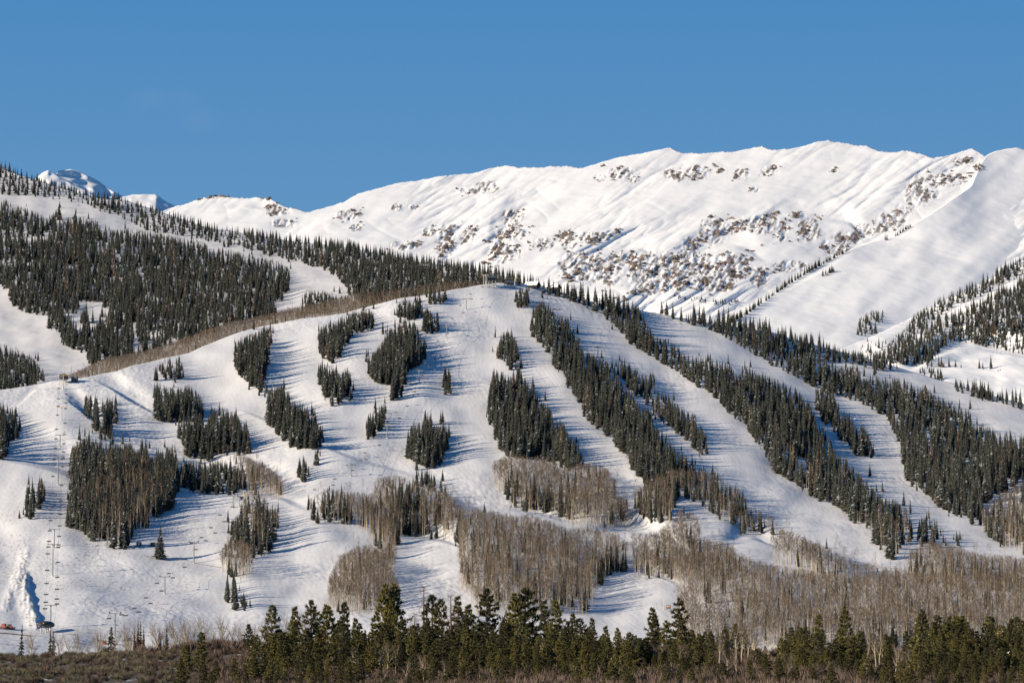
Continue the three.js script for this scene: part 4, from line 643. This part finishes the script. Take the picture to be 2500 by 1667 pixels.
frontTree(DEADPINES[1], 'dead_pine_tree', 'low reddish dead pine in front of the narrow run', 'dead pine', null, 1010, 1492, 670, 1.2, 1, plainLeaf);
{
  const r = rng(4242), placed = bigPines.map(b => [b[0], b[1]]);
  const fixed = [[490, 1543], [662, 1548], [691, 1545], [868, 1510], [888, 1545], [1007, 1526], [1135, 1532], [1162, 1552], [1201, 1539], [868, 1590], [1020, 1633], [1197, 1594], [1440, 1544], [1374, 1550], [1290, 1539], [1401, 1554], [1257, 1572], [1429, 1620], [1575, 1607], [1869, 1596], [1944, 1614], [1708, 1627], [1629, 1614], [1664, 1605], [2055, 1556], [2259, 1590], [2198, 1610], [2325, 1590], [2389, 1578], [2442, 1586], [2478, 1586], [2423, 1601]];
  const spots = fixed.map(([u, v]) => [u, v, 1]);
  for (let i = 0; i < 2600 && spots.length < 262; i++) {
    const u = 430 + r() * 2090, t = Math.pow(r(), .8), v = 1500 + t * 168;
    if (u > 1180 && u < 2130 && v > 1634 && r() < .75) continue; if (u > 1740 && u < 1900 && v < 1600) continue; if (u < 800 && v < 1575 - (u > 640 ? 40 : 0)) continue; if (u > 1450 && v < 1545 && u < 2240) continue; if (u < 600 && r() < .45) continue; if (u > 2090 && u < 2240 && v < 1590) continue; if (u > 1470 && u < 1590 && v < 1556) continue; if (u > 1000 && u < 1110 && v < 1600 && r() < .6) continue; if (u > 900 && u < 1050 && v > 1560 && r() < .7) continue;
    if (spots.some(s => Math.abs(s[0] - u) < 20 && Math.abs(s[1] - v) < 17)) continue;
    spots.push([u, v, 0]);
  }
  for (const [u, v] of spots) {
    const k = Math.floor(r() * 7), tone = Math.floor(r() * 4), d = pineD(v) + (r() - .5) * 20;
    const col = ['blue-green', 'dull green', 'green', 'yellow-green'][tone], shp = [2, 3, 5].includes(k) ? 'pointed' : 'rounded', size = v < 1570 ? 'medium' : 'young';
    const where = u < 800 ? 'left of the pale aspen grove' : u < 1000 ? 'below the tall twin-topped pine' : u < 1160 ? 'below the narrow run and the dead pines' : u < 1330 ? 'below the biggest pine' : u < 1480 ? 'below the flat-topped pine' : u < 1700 ? 'under the lower open snow patch' : u < 1950 ? 'among the pale trunks at right' : u < 2180 ? 'below the round-headed pine' : u < 2400 ? 'below the joined pines' : 'in the bottom right corner';
    frontTree(PINES[k], 'pine_tree', `${size} ${shp} ${col} pine ${where}`, 'pine', 'young pines in the dark foreground belt', u, v, d, .8 + r() * .4, r() * 6.28, pineMats[tone]);
  }
  // slim spruces and red dead ones at the left
  for (const [u, v, d, w, label] of [[50, 1520, 980, 1, 'slim dark spruce left of the bottom lift station'], [120, 1533, 980, 1.2, 'left one of the two spruces before the bottom lift station'], [129, 1537, 975, 1, 'right one of the two spruces before the bottom lift station'], [269, 1528, 960, 2, 'small wide blue-green spruce right of the bottom station'], [336, 1512, 860, .9, 'left one of the two thin dark spruces among the red dead firs'], [342, 1514, 862, .9, 'right one of the two thin dark spruces among the red dead firs'], [406, 1524, 850, 1.1, 'thin spruce right of the red dead firs'], [391, 1545, 840, 1, 'short dark spruce beside the last red dead fir']]) frontTree(SPRUCES[u % 2 ? 1 : 3], 'spruce_tree', label, 'spruce', null, u, v, d, w, u, plainLeaf);
  const red = leafMat.clone(); red.color.setRGB(1.9, .75, .6);
  for (const [u, v, label] of [[327, 1531, 'rust-red dead fir left of the two thin spruces'], [334, 1537, 'rust-red dead fir under the two thin spruces'], [349, 1528, 'rust-red dead fir right of the two thin spruces'], [387, 1533, 'small rust-red dead fir by the short dark spruce']]) frontTree(SPRUCES[0], 'dead_fir_tree', label, 'dead fir', null, u, v, 850, .9, v, red);
  // bare white-stemmed trees
  const bare = [[71, 1532], [77, 1534], [143, 1520], [164, 1534], [195, 1522], [215, 1540], [234, 1511], [250, 1520], [284, 1520], [305, 1512], [312, 1506], [329, 1500], [372, 1508], [382, 1506], [398, 1504], [418, 1502], [426, 1497], [435, 1497], [448, 1497], [459, 1499], [476, 1496], [490, 1493], [503, 1497], [517, 1512], [532, 1488], [548, 1500], [565, 1506], [578, 1510], [590, 1512], [598, 1519], [612, 1508], [627, 1504], [640, 1512], [651, 1515], [700, 1482], [735, 1476], [745, 1500], [776, 1490]];
  bare.forEach(([u, v], i) => frontTree(BARE[i % 4], 'bare_aspen_tree', u < 150 ? 'bare pale-stemmed tree near the bottom lift station' : u < 300 ? 'thin bare pale-stemmed tree between the station and the red firs' : u < 480 ? 'bare pale-stemmed tree around the red dead firs at lower left' : u < 640 ? 'bare forked tree in the brown thicket left of the pines' : 'bare pale tree sticking up among the left pines', 'bare tree', 'bare trees at lower left', u, v, 800 + (i * 37) % 150, 1.0, i * 2.1, plainLeaf));
  const mid = [[946, 1557], [924, 1559], [936, 1562], [967, 1556], [990, 1598], [1023, 1587], [1034, 1590], [1086, 1594], [934, 1629], [1080, 1539], [860, 1570], [1324, 1541], [1785, 1508], [1801, 1512], [1810, 1508], [1826, 1508], [1842, 1512], [1849, 1526], [1904, 1517], [1757, 1532], [1777, 1568], [1799, 1570], [1878, 1545], [1840, 1580], [2122, 1529], [2134, 1533], [2140, 1535], [2157, 1529], [2148, 1540], [2185, 1563], [2198, 1558], [2223, 1563]];
  mid.forEach(([u, v], i) => frontTree(BARE[(i * 3 + 1) % 4], 'bare_aspen_tree', u < 1100 ? 'bare white-stemmed tree in front of the dark pines left of centre' : u < 1400 ? 'reddish bare tree between the pines below the biggest pine' : u < 2000 ? 'bare white-stemmed tree in the gap of the right-hand pines' : 'bare white-stemmed tree between the round-headed and tapering pines', 'bare tree', u > 1100 && u < 1400 ? null : 'bare white-stemmed trees among the pines', u, v, pineD(v) + (v < 1550 ? 30 : -6), 1.0, i * 1.3, plainLeaf));
  for (const [i, [u, v]] of [[2010, 1562], [2082, 1530], [2053, 1622], [1985, 1550], [1610, 1560], [1770, 1590], [1930, 1585], [1660, 1560], [2030, 1600], [1860, 1620], [1740, 1615], [1990, 1610], [1590, 1560]].entries()) frontTree(MAUVE[i % 2], 'bare_thicket_tree', u < 1700 ? 'mauve-brown leafless bushy tree near the open-branched spruce' : u < 1950 ? 'mauve-brown leafless bushy tree below the pale trunks at right' : 'mauve-brown leafless bushy tree around the round-headed pine', 'bare tree', 'mauve leafless trees at right', u, v, pineD(v) - 8, 1.5, i * 1.9, plainLeaf);
}
{ // the pines that fill the belt behind and between the ones above
  const r = rng(7171), lists = PINES.map(() => []);
  for (let i = 0; i < 1150; i++) {
    const u = 600 + r() * 1960, d = 520 + Math.sqrt(r()) * 280; let ht = 2.6 + Math.pow(r(), 1.5) * 5.6;
    if (u < 760 && r() < .6) continue; if (u > 1180 && u < 2130 && d < 570 && r() < .6) continue; if (u > 1740 && u < 1910 && r() < .75) continue; if (u > 2100 && u < 2230 && r() < .6) continue; if (u > 1450 && u < 1600) ht = Math.min(ht, 5);
    if (noise(u / 45, d / 40) < -.02) continue;
    lists[Math.floor(r() * 7)].push([benchPoint(u, d), ht, r() * 6.28, r()]);
  }
  const g = new THREE.Group(), M = new THREE.Matrix4(), Q = new THREE.Quaternion(), Y = new THREE.Vector3(0, 1, 0), S = new THREE.Vector3();
  PINES.forEach((s, k) => { if (!lists[k].length) return; const im = new THREE.InstancedMesh(mergeGeometries([s.trunk, s.crown]), leafMat, lists[k].length); lists[k].forEach(([p, h, a, q], i) => { Q.setFromAxisAngle(Y, a); S.set(h * (.9 + q * .4), h, h * (.9 + q * .4)); im.setMatrixAt(i, M.compose(p, Q, S)); const c = .32 + q * .7; im.setColorAt(i, rgb(c, c, c)); }); im.name = 'trees'; im.castShadow = im.receiveShadow = true; im.userData.kind = 'stuff'; g.add(im); });
  tag(top(g, 'pine_woods'), 'mass of small pines filling the dark belt along the bottom', 'woods', null, 'stuff');
}
{ // brush
  const shapes = [shrub(401, [.115, .105, .07], 150, .6), shrub(402, [.13, .095, .075], 150, .55), shrub(403, [.10, .072, .058], 170, .5), shrub(404, [.14, .125, .08], 130, .65)], r = rng(909), lists = [[], [], [], []];
  for (let i = 0; i < 9000; i++) {
    const u = -80 + r() * 2660, back = r() < .3; let d, h, k;
    if (back) { d = 740 + r() * 240; h = 2 + r() * 2.6; k = r() < .5 ? 1 : 2; if (u < 240 && r() < .85) continue; if (u > 700) { h *= .8; if (r() < .5) continue; } if (u < 450) h *= .75; }
    else { d = 470 + Math.pow(r(), .8) * 270; const left = u < 480; h = left ? .8 + r() * 1.1 : 1.2 + r() * 1.5; k = left ? (r() < .5 ? (r() < .5 ? 0 : 3) : 2) : (r() < .75 ? 1 : 2); if (u > 1150 && u < 2150 && d < 575) { h = 1.6 + r() * 2.2; k = r() < .8 ? 1 : 2; } if (!left && d > 600 && r() < .5) continue; }
    if (noise(u / 40, d / 14) < -.22) continue;
    lists[k].push([benchPoint(u, d), h, r() * 6.28, r()]);
  }
  const g = new THREE.Group(), M = new THREE.Matrix4(), Q = new THREE.Quaternion(), Y = new THREE.Vector3(0, 1, 0), S = new THREE.Vector3();
  shapes.forEach((s, k) => { const im = new THREE.InstancedMesh(s, leafMat, lists[k].length); lists[k].forEach(([p, h, a, q], i) => { Q.setFromAxisAngle(Y, a); S.set(h * (1 + q * .5), h, h * (1 + q * .5)); im.setMatrixAt(i, M.compose(p, Q, S)); const c = .75 + q * .6; im.setColorAt(i, rgb(c, c * .98, c * .95)); }); im.name = 'bushes'; im.castShadow = im.receiveShadow = true; im.userData.kind = 'stuff'; g.add(im); });
  tag(top(g, 'brush_undergrowth'), 'brown and sage-green brush covering the bench in the foreground', 'brush', null, 'stuff');
}

// ------------------------------------------------------------------ chairlifts
const steel = std(.22, .23, .24, .5, { metalness: .3 }), galv = std(.42, .42, .40, .5, { metalness: .3 }), darkSteel = std(.035, .037, .042, .55), yellow = std(.75, .48, .04, .5), white = std(.75, .75, .74, .7), red = std(.25, .03, .022, .6), ropeMat = std(.10, .10, .11, .6), wood = std(.10, .062, .04, .85), darkWood = std(.035, .027, .024, .85), snowCap = std(...SNOW, .9), glass = new THREE.MeshPhysicalMaterial({ color: rgb(.05, .07, .09), roughness: .08 }), roofBlue = std(.06, .075, .10, .5), orange = std(.62, .22, .06, .6);
const box = (w, h, d, x = 0, y = 0, z = 0) => new THREE.BoxGeometry(w, h, d).translate(x, y, z);
const rod = (r0, r1, h, x = 0, y = 0, z = 0, n = 10) => new THREE.CylinderGeometry(r1, r0, h, n).translate(x, y + h / 2, z);
const chairProto = (() => {
  const g = new THREE.Group();
  part(g, 'hanger', mergeGeometries([rod(.05, .05, 2.3, 0, -2.3, 0, 6), box(2.3, .07, .07, 0, -2.3, 0), rod(.04, .04, .75, -1.1, -3.0, 0, 6), rod(.04, .04, .75, 1.1, -3.0, 0, 6)]), steel);
  part(g, 'seat', box(2.5, .12, .55, 0, -3.05, .2), darkSteel); part(g, 'backrest', box(2.5, .55, .09, 0, -2.7, -.08), darkSteel);
  return g;
})();
const ordinal = n => n + (n % 100 > 10 && n % 100 < 14 ? 'th' : ['th', 'st', 'nd', 'rd'][n % 10] || 'th');
function lift(lname, towers, { half = 3.1, chairs = 40, phase = 0, group, bottom = 0 } = {}) {
  const P = towers.map(([u, v, px]) => { const b = groundPoint(HL, u, v), h = px * HL.d(u, v) / FOCAL; return { b, h, t: b.clone().setY(b.y + h) }; });
  const dir = P[P.length - 1].b.clone().sub(P[0].b).setY(0).normalize(), side = new THREE.Vector3(-dir.z, 0, dir.x), yaw = Math.atan2(dir.x, dir.z);
  P.forEach((q, i) => {
    if (towers[i][3] === 'none') return;
    const g = new THREE.Group(); g.position.copy(q.b); g.rotation.y = yaw;
    part(g, 'mast', rod(.42, .28, q.h + .8, 0, -.8, 0), towers[i][3] === 'yellow' ? galv : steel);
    part(g, 'crossarm', mergeGeometries([box(half * 2 + .6, .34, .34, 0, q.h - .1, 0), box(.9, .9, .5, 0, q.h - .3, 0)]), towers[i][3] === 'yellow' ? yellow : steel);
    for (const s of [-1, 1]) { const a = part(g, 'sheave_assembly', mergeGeometries([box(.3, .25, 3.2, s * half, q.h + .2, 0), box(.2, .5, .2, s * half, q.h, 0)]), darkSteel); for (const k of [-1.2, -.4, .4, 1.2]) part(a, 'sheave', new THREE.CylinderGeometry(.24, .24, .14, 12).rotateZ(Math.PI / 2).translate(s * half, q.h + .42, k), darkSteel); }
    part(g, 'footing', rod(.8, .7, .9, 0, -.6, 0, 8), galv);
    tag(top(g, 'lift_tower'), `${['lowest', 'second', 'third', 'fourth', 'fifth', 'sixth', 'seventh', 'eighth'][i]} lift tower counted from the bottom of the ${lname}`, 'lift tower', 'lift towers on the slopes');
  });
  const rope = new THREE.Group(), curves = [];
  for (const s of [-1, 1]) {
    const pts = [];
    for (let i = 0; i < P.length; i++) { const a = P[i].t.clone().addScaledVector(side, s * half); a.y += .72; if (i) { const z = pts[pts.length - 1]; for (const f of [.25, .5, .75]) { const m = z.clone().lerp(a, f); m.y -= z.distanceTo(a) * .03 * 4 * f * (1 - f); pts.push(m); } } pts.push(a); }
    const c = new THREE.CatmullRomCurve3(pts, false, 'centripetal'); curves.push(c);
    part(rope, 'rope', new THREE.TubeGeometry(c, pts.length * 6, .045, 5), ropeMat);
  }
  tag(top(rope, 'haul_rope'), `pair of steel ropes strung along the ${lname}`, 'cable', null);
  curves.forEach((c, k) => {
    const L = c.getLength(), n = Math.floor(L / chairs);
    for (let i = 0; i < n; i++) {
      const d = (i + .35 + phase + k * .5) * chairs; if (d > L - 12) continue;
      const p = c.getPointAt(d / L), h = p.clone();
      const ch = chairProto.clone(); ch.position.copy(p); ch.rotation.y = yaw + (k ? 0 : Math.PI);
      tag(top(ch, 'lift_chair'), `empty chair, ${ordinal(i + 1)} from the bottom on the ${k ? 'right' : 'left'} rope of the ${lname}`, 'lift chair', `chairs hanging on the ${lname}`);
    }
  });
  shade(scene);
  return { P, yaw, dir };
}
const LA = lift('left chairlift', [[117, 1536, 16, 'none'], [122, 1532, 60], [127, 1407, 78], [131, 1337, 46], [140, 1181, 66], [145, 1093, 30], [149, 1027, 31, 'yellow'], [153, 951, 34, 'yellow'], [154, 940, 18, 'none']], { chairs: 36, half: 3 });
const LB = lift('slanting lower lift', [[268, 1572, 50, 'none'], [279, 1553, 57], [401, 1448, 42], [472, 1377, 52], [568, 1242, 30], [588, 1232, 22, 'none']], { chairs: 41, half: 2.9, phase: .2 });
const LC = lift('centre chairlift', [[760, 1222, 26, 'none'], [856, 1160, 26], [945, 1068, 34], [1023, 941, 34], [1090, 825, 29], [1138, 758, 27], [1183, 704, 28, 'none'], [1196, 697, 16, 'none']], { chairs: 44, half: 3 });
const LD = lift('summit right lift', [[1500, 905, 22, 'none'], [1460, 876, 27], [1359, 790, 34], [1257, 703, 24, 'yellow'], [1243, 697, 16, 'none']], { chairs: 60, half: 3 });

// lift stations: an egg-shaped hood on columns
function station(u, v, w, h, yaw, label, marks) {
  const p = groundPoint(HL, u, v), g = new THREE.Group(); g.position.copy(p); g.rotation.y = yaw;
  const lift0 = h * .75;
  const hood = part(g, 'hood', new THREE.SphereGeometry(1, 40, 20, 0, Math.PI * 2, 0, Math.PI * .72).scale(w / 2, h * .56, w * .95).translate(0, lift0 + h * .32, 0), darkSteel);
  part(hood, 'underside', new THREE.CylinderGeometry(w * .385, w * .385, .12, 32).scale(1, 1, 1.9).translate(0, lift0 - h * .02, 0), steel);
  const zf = x => w * .95 * Math.sqrt(Math.max(0, 1 - (x / (w / 2)) ** 2 - .12)) ;
  for (const [x, y, a, b, m, n] of marks) part(g, n, box(w * a, h * b, .25, w * x, lift0 + h * y, zf(w * x) * .97), m);
  for (const [x, z] of [[-.16, .4], [.16, .4], [0, -.5]]) part(g, 'column', rod(.32, .32, lift0 + .8, x * w, -.8, z * w), galv);
  part(g, 'bullwheel', new THREE.TorusGeometry(w * .3, .16, 8, 28).rotateX(Math.PI / 2).translate(0, lift0 - .35, 0), steel);
  shade(g);
  return tag(top(g, 'lift_station'), label, 'lift station');
}
station(110, 1540, 8.6, 3.6, -.15, 'dark egg-shaped lift station with yellow panels at lower left', [[-.26, .42, .09, .26, yellow, 'yellow_panel'], [.12, .45, .09, .3, yellow, 'yellow_panel'], [-.07, .36, .1, .34, white, 'white_panel'], [-.16, .1, .05, .07, white, 'lamp'], [.1, .1, .05, .07, white, 'lamp']]);
station(154, 938, 7.4, 5.2, .05, 'dark egg-shaped lift station with yellow marks on the left crest', [[-.3, .35, .08, .16, yellow, 'yellow_panel'], [.28, .5, .1, .16, yellow, 'yellow_panel'], [-.08, .36, .06, .4, galv, 'mullion'], [.1, .36, .06, .4, galv, 'mullion'], [0, .58, .3, .06, galv, 'mullion']]);
{ // lattice lift top with yellow motor, above the lower left run
  const p = groundPoint(HL, 577, 1240), g = new THREE.Group(); g.position.copy(p);
  for (const x of [-1.6, 1.6, 4.6]) part(g, 'column', rod(.3, .26, x > 4 ? 12 : 8.2, x, -.6, 0), galv);
  part(g, 'beam', box(5.4, .5, .6, -.6, 7.6, 0), galv); part(g, 'beam', box(4, .5, .6, 3.4, 9.6, 0), galv); part(g, 'beam', box(4.6, .45, .6, 4, 11.3, 0), galv);
  part(g, 'motor', box(1.6, .9, 1.2, 5.8, 8.2, 0), yellow); part(g, 'platform', box(7, .3, 3, 2.6, 5.2, -1), darkSteel); part(g, 'cabinet', box(1.8, 2.2, 1.8, 3.1, 6.4, -.8), roofBlue);
  part(g, 'bullwheel', new THREE.TorusGeometry(2.4, .14, 8, 28).rotateX(Math.PI / 2).translate(2.4, 7.1, -.6), steel);
  tag(top(shade(g), 'lift_station'), 'open steel lift top with yellow motor above the lower left run', 'lift station');
  const q = groundPoint(HL, 618, 1226), t = new THREE.Group(); t.position.copy(q); part(t, 'mast', rod(.35, .3, 8, 0, -.6, 0), galv); part(t, 'crossarm', box(3.4, .4, .4, -1.2, 7.2, 0), galv); tag(top(shade(t), 'lift_tower'), 'short pale lift mast behind the steel lift top', 'lift tower');
}
{ // summit: lattice drive station, second station, two chalets
  const S1 = new THREE.Group(); S1.position.copy(groundPoint(HL, 1186, 700)); S1.rotation.y = .1;
  for (const x of [-2.2, -.6, .8]) part(S1, 'column', rod(.28, .24, 12.2, x, -.8, 1.5), galv);
  part(S1, 'beam', box(7.2, .5, .6, -.7, 11.3, 1.5), galv); part(S1, 'beam', box(6, .4, .5, -.4, 9.9, 1.5), galv); part(S1, 'motor', box(1, .9, .8, -.4, 10.6, 1.7), yellow);
  part(S1, 'roof', new THREE.CylinderGeometry(4.2, 4.2, 9, 24, 1, false, Math.PI / 2, Math.PI).rotateX(Math.PI / 2).rotateZ(Math.PI / 2 * 0).scale(1, .55, 1).translate(5.2, 8.4, -3), roofBlue);
  part(S1, 'deck', box(11, .4, 8, 4.6, 5.9, -3), darkSteel); for (const [x, z] of [[0, 0], [3, .6], [6, .6], [9.4, .6], [9.4, -6], [3, -6]]) part(S1, 'column', rod(.25, .25, 6.6, x, -.9, z), galv);
  part(S1, 'cabin', box(6.5, 2.4, 5, 5.4, 7.2, -3), darkWood); part(S1, 'window', box(4.4, 1.1, .1, 5.4, 7.4, -.46), glass);
  tag(top(shade(S1), 'lift_station'), 'grey steel summit lift station with yellow motor and round blue roof', 'lift station');
  const S2 = new THREE.Group(); S2.position.copy(groundPoint(HL, 1243, 698));
  part(S2, 'deck', box(11, .4, 7, 0, 3.3, -3), darkSteel); for (const x of [-4.6, -1.6, 1.6, 4.6]) part(S2, 'column', rod(.22, .22, 3.8, x, -.6, .2), darkSteel);
  part(S2, 'cabin', box(9, 2.3, 5.4, .4, 4.6, -3), roofBlue); part(S2, 'window', box(5, .9, .1, .6, 4.9, -.27), glass);
  part(S2, 'roof', new THREE.CylinderGeometry(4.8, 4.8, 7, 24, 1, false, Math.PI / 2, Math.PI).rotateX(Math.PI / 2).scale(1, .42, 1).translate(.2, 5.7, -3), darkSteel); part(S2, 'snow_cap', box(2.6, .25, 4, -3.2, 7.2, -2.4).rotateZ(0), snowCap);
  tag(top(shade(S2), 'lift_station'), 'dark low lift station with rounded roof right of the summit station', 'lift station');
  function chalet(u, v, w, l, hWall, rise, yaw, label) {
    const g = new THREE.Group(); g.position.copy(groundPoint(HL, u, v)); g.position.y -= .6; g.rotation.y = yaw;
    const sh = new THREE.Shape([[-w / 2, 0], [w / 2, 0], [w / 2, hWall], [0, hWall + rise], [-w / 2, hWall]].map(q => new THREE.Vector2(...q)));
    const wall = part(g, 'wall', new THREE.ExtrudeGeometry(sh, { depth: l, bevelEnabled: false }).translate(0, 0, -l / 2), darkWood);
    const a = Math.atan2(rise, w / 2), sl = Math.hypot(rise, w / 2) + .9;
    for (const s of [-1, 1]) { const rf = part(g, 'roof', new THREE.BoxGeometry(sl, .25, l + 1.4).translate(s * sl / 2, 0, 0).rotateZ(-s * a).translate(0, hWall + rise + .15, 0), wood); part(rf, 'snow_cap', new THREE.BoxGeometry(sl - .3, .4, l + 1.1).translate(s * sl / 2, .33, 0).rotateZ(-s * a).translate(0, hWall + rise + .15, 0), snowCap); }
    for (const x of [-w * .22, w * .22]) { const wd = part(wall, 'window', box(w * .2, hWall * .4, .12, x, hWall * .55, l / 2 + .02), glass); }
    part(wall, 'door', box(1, 2, .12, 0, 1, l / 2 + .03), wood);
    return tag(top(shade(g), 'chalet'), label, 'chalet');
  }
  chalet(1300, 701, 7, 13, 2.2, 3.6, 1.05, 'steep-roofed chalet with snowy roof left of the other on the summit');
  chalet(1350, 706, 8, 13, 2.6, 3.4, 1.2, 'chalet with bright snowy roof half hidden by summit spruces');
}
function hut(u, v, w, h, d, yaw, mats, label, o = {}) {
  const g = new THREE.Group(); g.position.copy(groundPoint(HL, u, v)); g.position.y -= .4; g.rotation.y = yaw;
  const wall = part(g, 'wall', box(w, h, d, 0, h / 2, 0), mats[0]); const rf = part(g, 'roof', box(w + .7, .22, d + .8, 0, h + .12, 0), mats[1]);
  part(wall, 'window', box(w * .45, h * .35, .08, 0, h * .62, d / 2 + .02), o.pane || glass); part(wall, 'door', box(.9, h * .7, .08, w * .36, h * .38, d / 2 + .03), mats[1]);
  if (o.posts) for (const s of [-1, 1]) part(g, 'post', box(.16, h, .16, s * (w / 2 + .25), h / 2, d / 2 + .3), mats[1]);
  if (o.snow) part(rf, 'snow_cap', box(w + .5, .2, d + .6, 0, h + .34, 0), snowCap);
  return tag(top(shade(g), 'hut'), label, 'hut');
}
hut(181, 933, 4.6, 4.6, 4, -.2, [roofBlue, darkSteel], 'dark cabin right of the crest lift station at left');
hut(338, 1330, 3.0, 2.7, 2.6, .1, [roofBlue, darkSteel], 'small dark booth at the foot of the mixed lower left block', { posts: 1, pane: white });
hut(372, 1331, 2.8, 2.6, 2.6, .1, [darkWood, darkSteel], 'small dark booth half behind the lone full spruce', { posts: 1 });
hut(253, 1572, 2.2, 2.2, 2.2, .2, [orange, wood], 'small orange shed right of the bottom lift station');
hut(311, 1565, 3.6, 1.8, 2.4, .1, [roofBlue, roofBlue], 'low blue-roofed shed by the bottom of the slanting lift');
{ // info board and marker post on the lower open run
  const g = new THREE.Group(), b = groundPoint(HL, 1633, 1488); g.position.copy(b);
  for (const x of [-1.05, 1.05]) part(g, 'post', box(.14, 2.8, .14, x, 1.2, 0), darkSteel);
  const p = part(g, 'board', box(2.5, 1.7, .1, 0, 1.75, .1), darkSteel); part(p, 'panel', box(1.0, .8, .04, .55, 2, .18), orange); part(p, 'panel', box(.8, .6, .04, -.5, 2.05, .18), white); part(g, 'roof', box(3.0, .14, .8, 0, 2.75, .1), darkSteel);
  tag(top(shade(g), 'notice_board'), 'dark roofed notice board on the lower open snow patch', 'notice board');
  const m = new THREE.Group(); m.position.copy(groundPoint(HL, 1621, 1487)); part(m, 'pole', rod(.13, .13, 5.4, 0, -.3, 0, 8), yellow); part(m, 'padding', rod(.2, .2, 1.6, 0, 0, 0, 8), yellow); tag(top(shade(m), 'marker_pole'), 'tall yellow pole left of the notice board', 'pole');
  const n = new THREE.Group(); n.position.copy(groundPoint(HL, 1604, 1485)); part(n, 'pole', rod(.06, .06, 3.4, 0, -.3, 0, 6), steel); part(n, 'cap', rod(.1, .1, .25, 0, 3.1, 0, 6), darkSteel); tag(top(shade(n), 'marker_pole'), 'thin grey stake left of the yellow pole', 'pole');
}
function groomer(u, v, yaw, label, cabMat) {
  const g = new THREE.Group(); g.position.copy(groundPoint(HL, u, v)); g.rotation.y = yaw;
  part(g, 'body', box(2.2, .9, 4.6, 0, 1.15, 0), red); const cab = part(g, 'cab', box(2.1, 1.3, 1.9, 0, 2.2, .7), cabMat); part(cab, 'window', box(1.8, .7, .06, 0, 2.35, 1.68), glass); part(cab, 'window', box(.06, .7, 1.5, 1.07, 2.35, .7), glass);
  for (const s of [-1, 1]) part(g, 'track', new THREE.CapsuleGeometry(.5, 3.6, 4, 12).rotateX(Math.PI / 2).scale(.7, 1, 1).translate(s * 1.35, .5, 0), darkSteel);
  part(g, 'blade', box(4.2, 1.1, .2, 0, .7, 3.1), darkSteel); part(g, 'tiller', box(3.8, .6, .8, 0, .5, -3), darkSteel);
  tag(top(shade(g), 'snow_groomer'), label, 'snow groomer');
}
groomer(5, 1532, 1.3, 'red snow groomer cut by the left edge near the bottom station', red);
groomer(19, 1533, 1.5, 'red and dark snow groomer second from the left edge', darkSteel);
// bare earth tracks near the bottom station
function track(label, pts, half) {
  const c = pchip(pts), u0 = pts[0][0], u1 = pts[pts.length - 1][0], n = Math.ceil((u1 - u0) / 2), pos = [], col = [], idx = [];
  for (let i = 0; i <= n; i++) for (let j = 0; j <= 4; j++) { const u = lerp(u0, u1, i / n), v = c(u) + (j / 2 - 1) * half * (1 + .6 * noise(u / 9, j * 3)), p = groundPoint(HL, u, v), t = sstep(-.25, .2, noise(p.x / 4, p.z / 3)); p.y += .06; pos.push(p.x, p.y, p.z); col.push(...mix3([.16, .12, .08], [.10, .07, .045], t)); if (i < n && j < 4) { const a = i * 5 + j; idx.push(a, a + 1, a + 5, a + 1, a + 6, a + 5); } }
  const g = new THREE.BufferGeometry(); g.setAttribute('position', new THREE.Float32BufferAttribute(pos, 3)); g.setAttribute('color', new THREE.Float32BufferAttribute(col, 3)); g.setIndex(idx); g.computeVertexNormals();
  const m = new THREE.Mesh(g, new THREE.MeshStandardMaterial({ vertexColors: true, roughness: 1, side: THREE.DoubleSide })); m.receiveShadow = true; tag(top(m, 'dirt_path'), label, 'path', null, 'structure');
}
track('brown earth track left of the bottom lift station', [[-60, 1541], [0, 1543.5], [40, 1548], [75, 1553]], 1.6);
track('earth line across the knoll under the lone spruce', [[350, 1354], [388, 1365], [430, 1362], [480, 1378], [540, 1384]], .5);

// look-alike front trees: tell them apart by their order from the left
{
  const same = new Map();
  for (const o of scene.children) if (/^(pine_tree|bare_aspen_tree|bare_thicket_tree)/.test(o.name)) { const k = o.userData.label; if (!same.has(k)) same.set(k, []); same.get(k).push(o); }
  for (const list of same.values()) if (list.length > 1) list.sort((a, b) => a.position.x / -a.position.z - b.position.x / -b.position.z).forEach((o, i) => { o.userData.label += ', ' + ordinal(i + 1) + ' from left'; });
}
renderer.render(scene, camera);
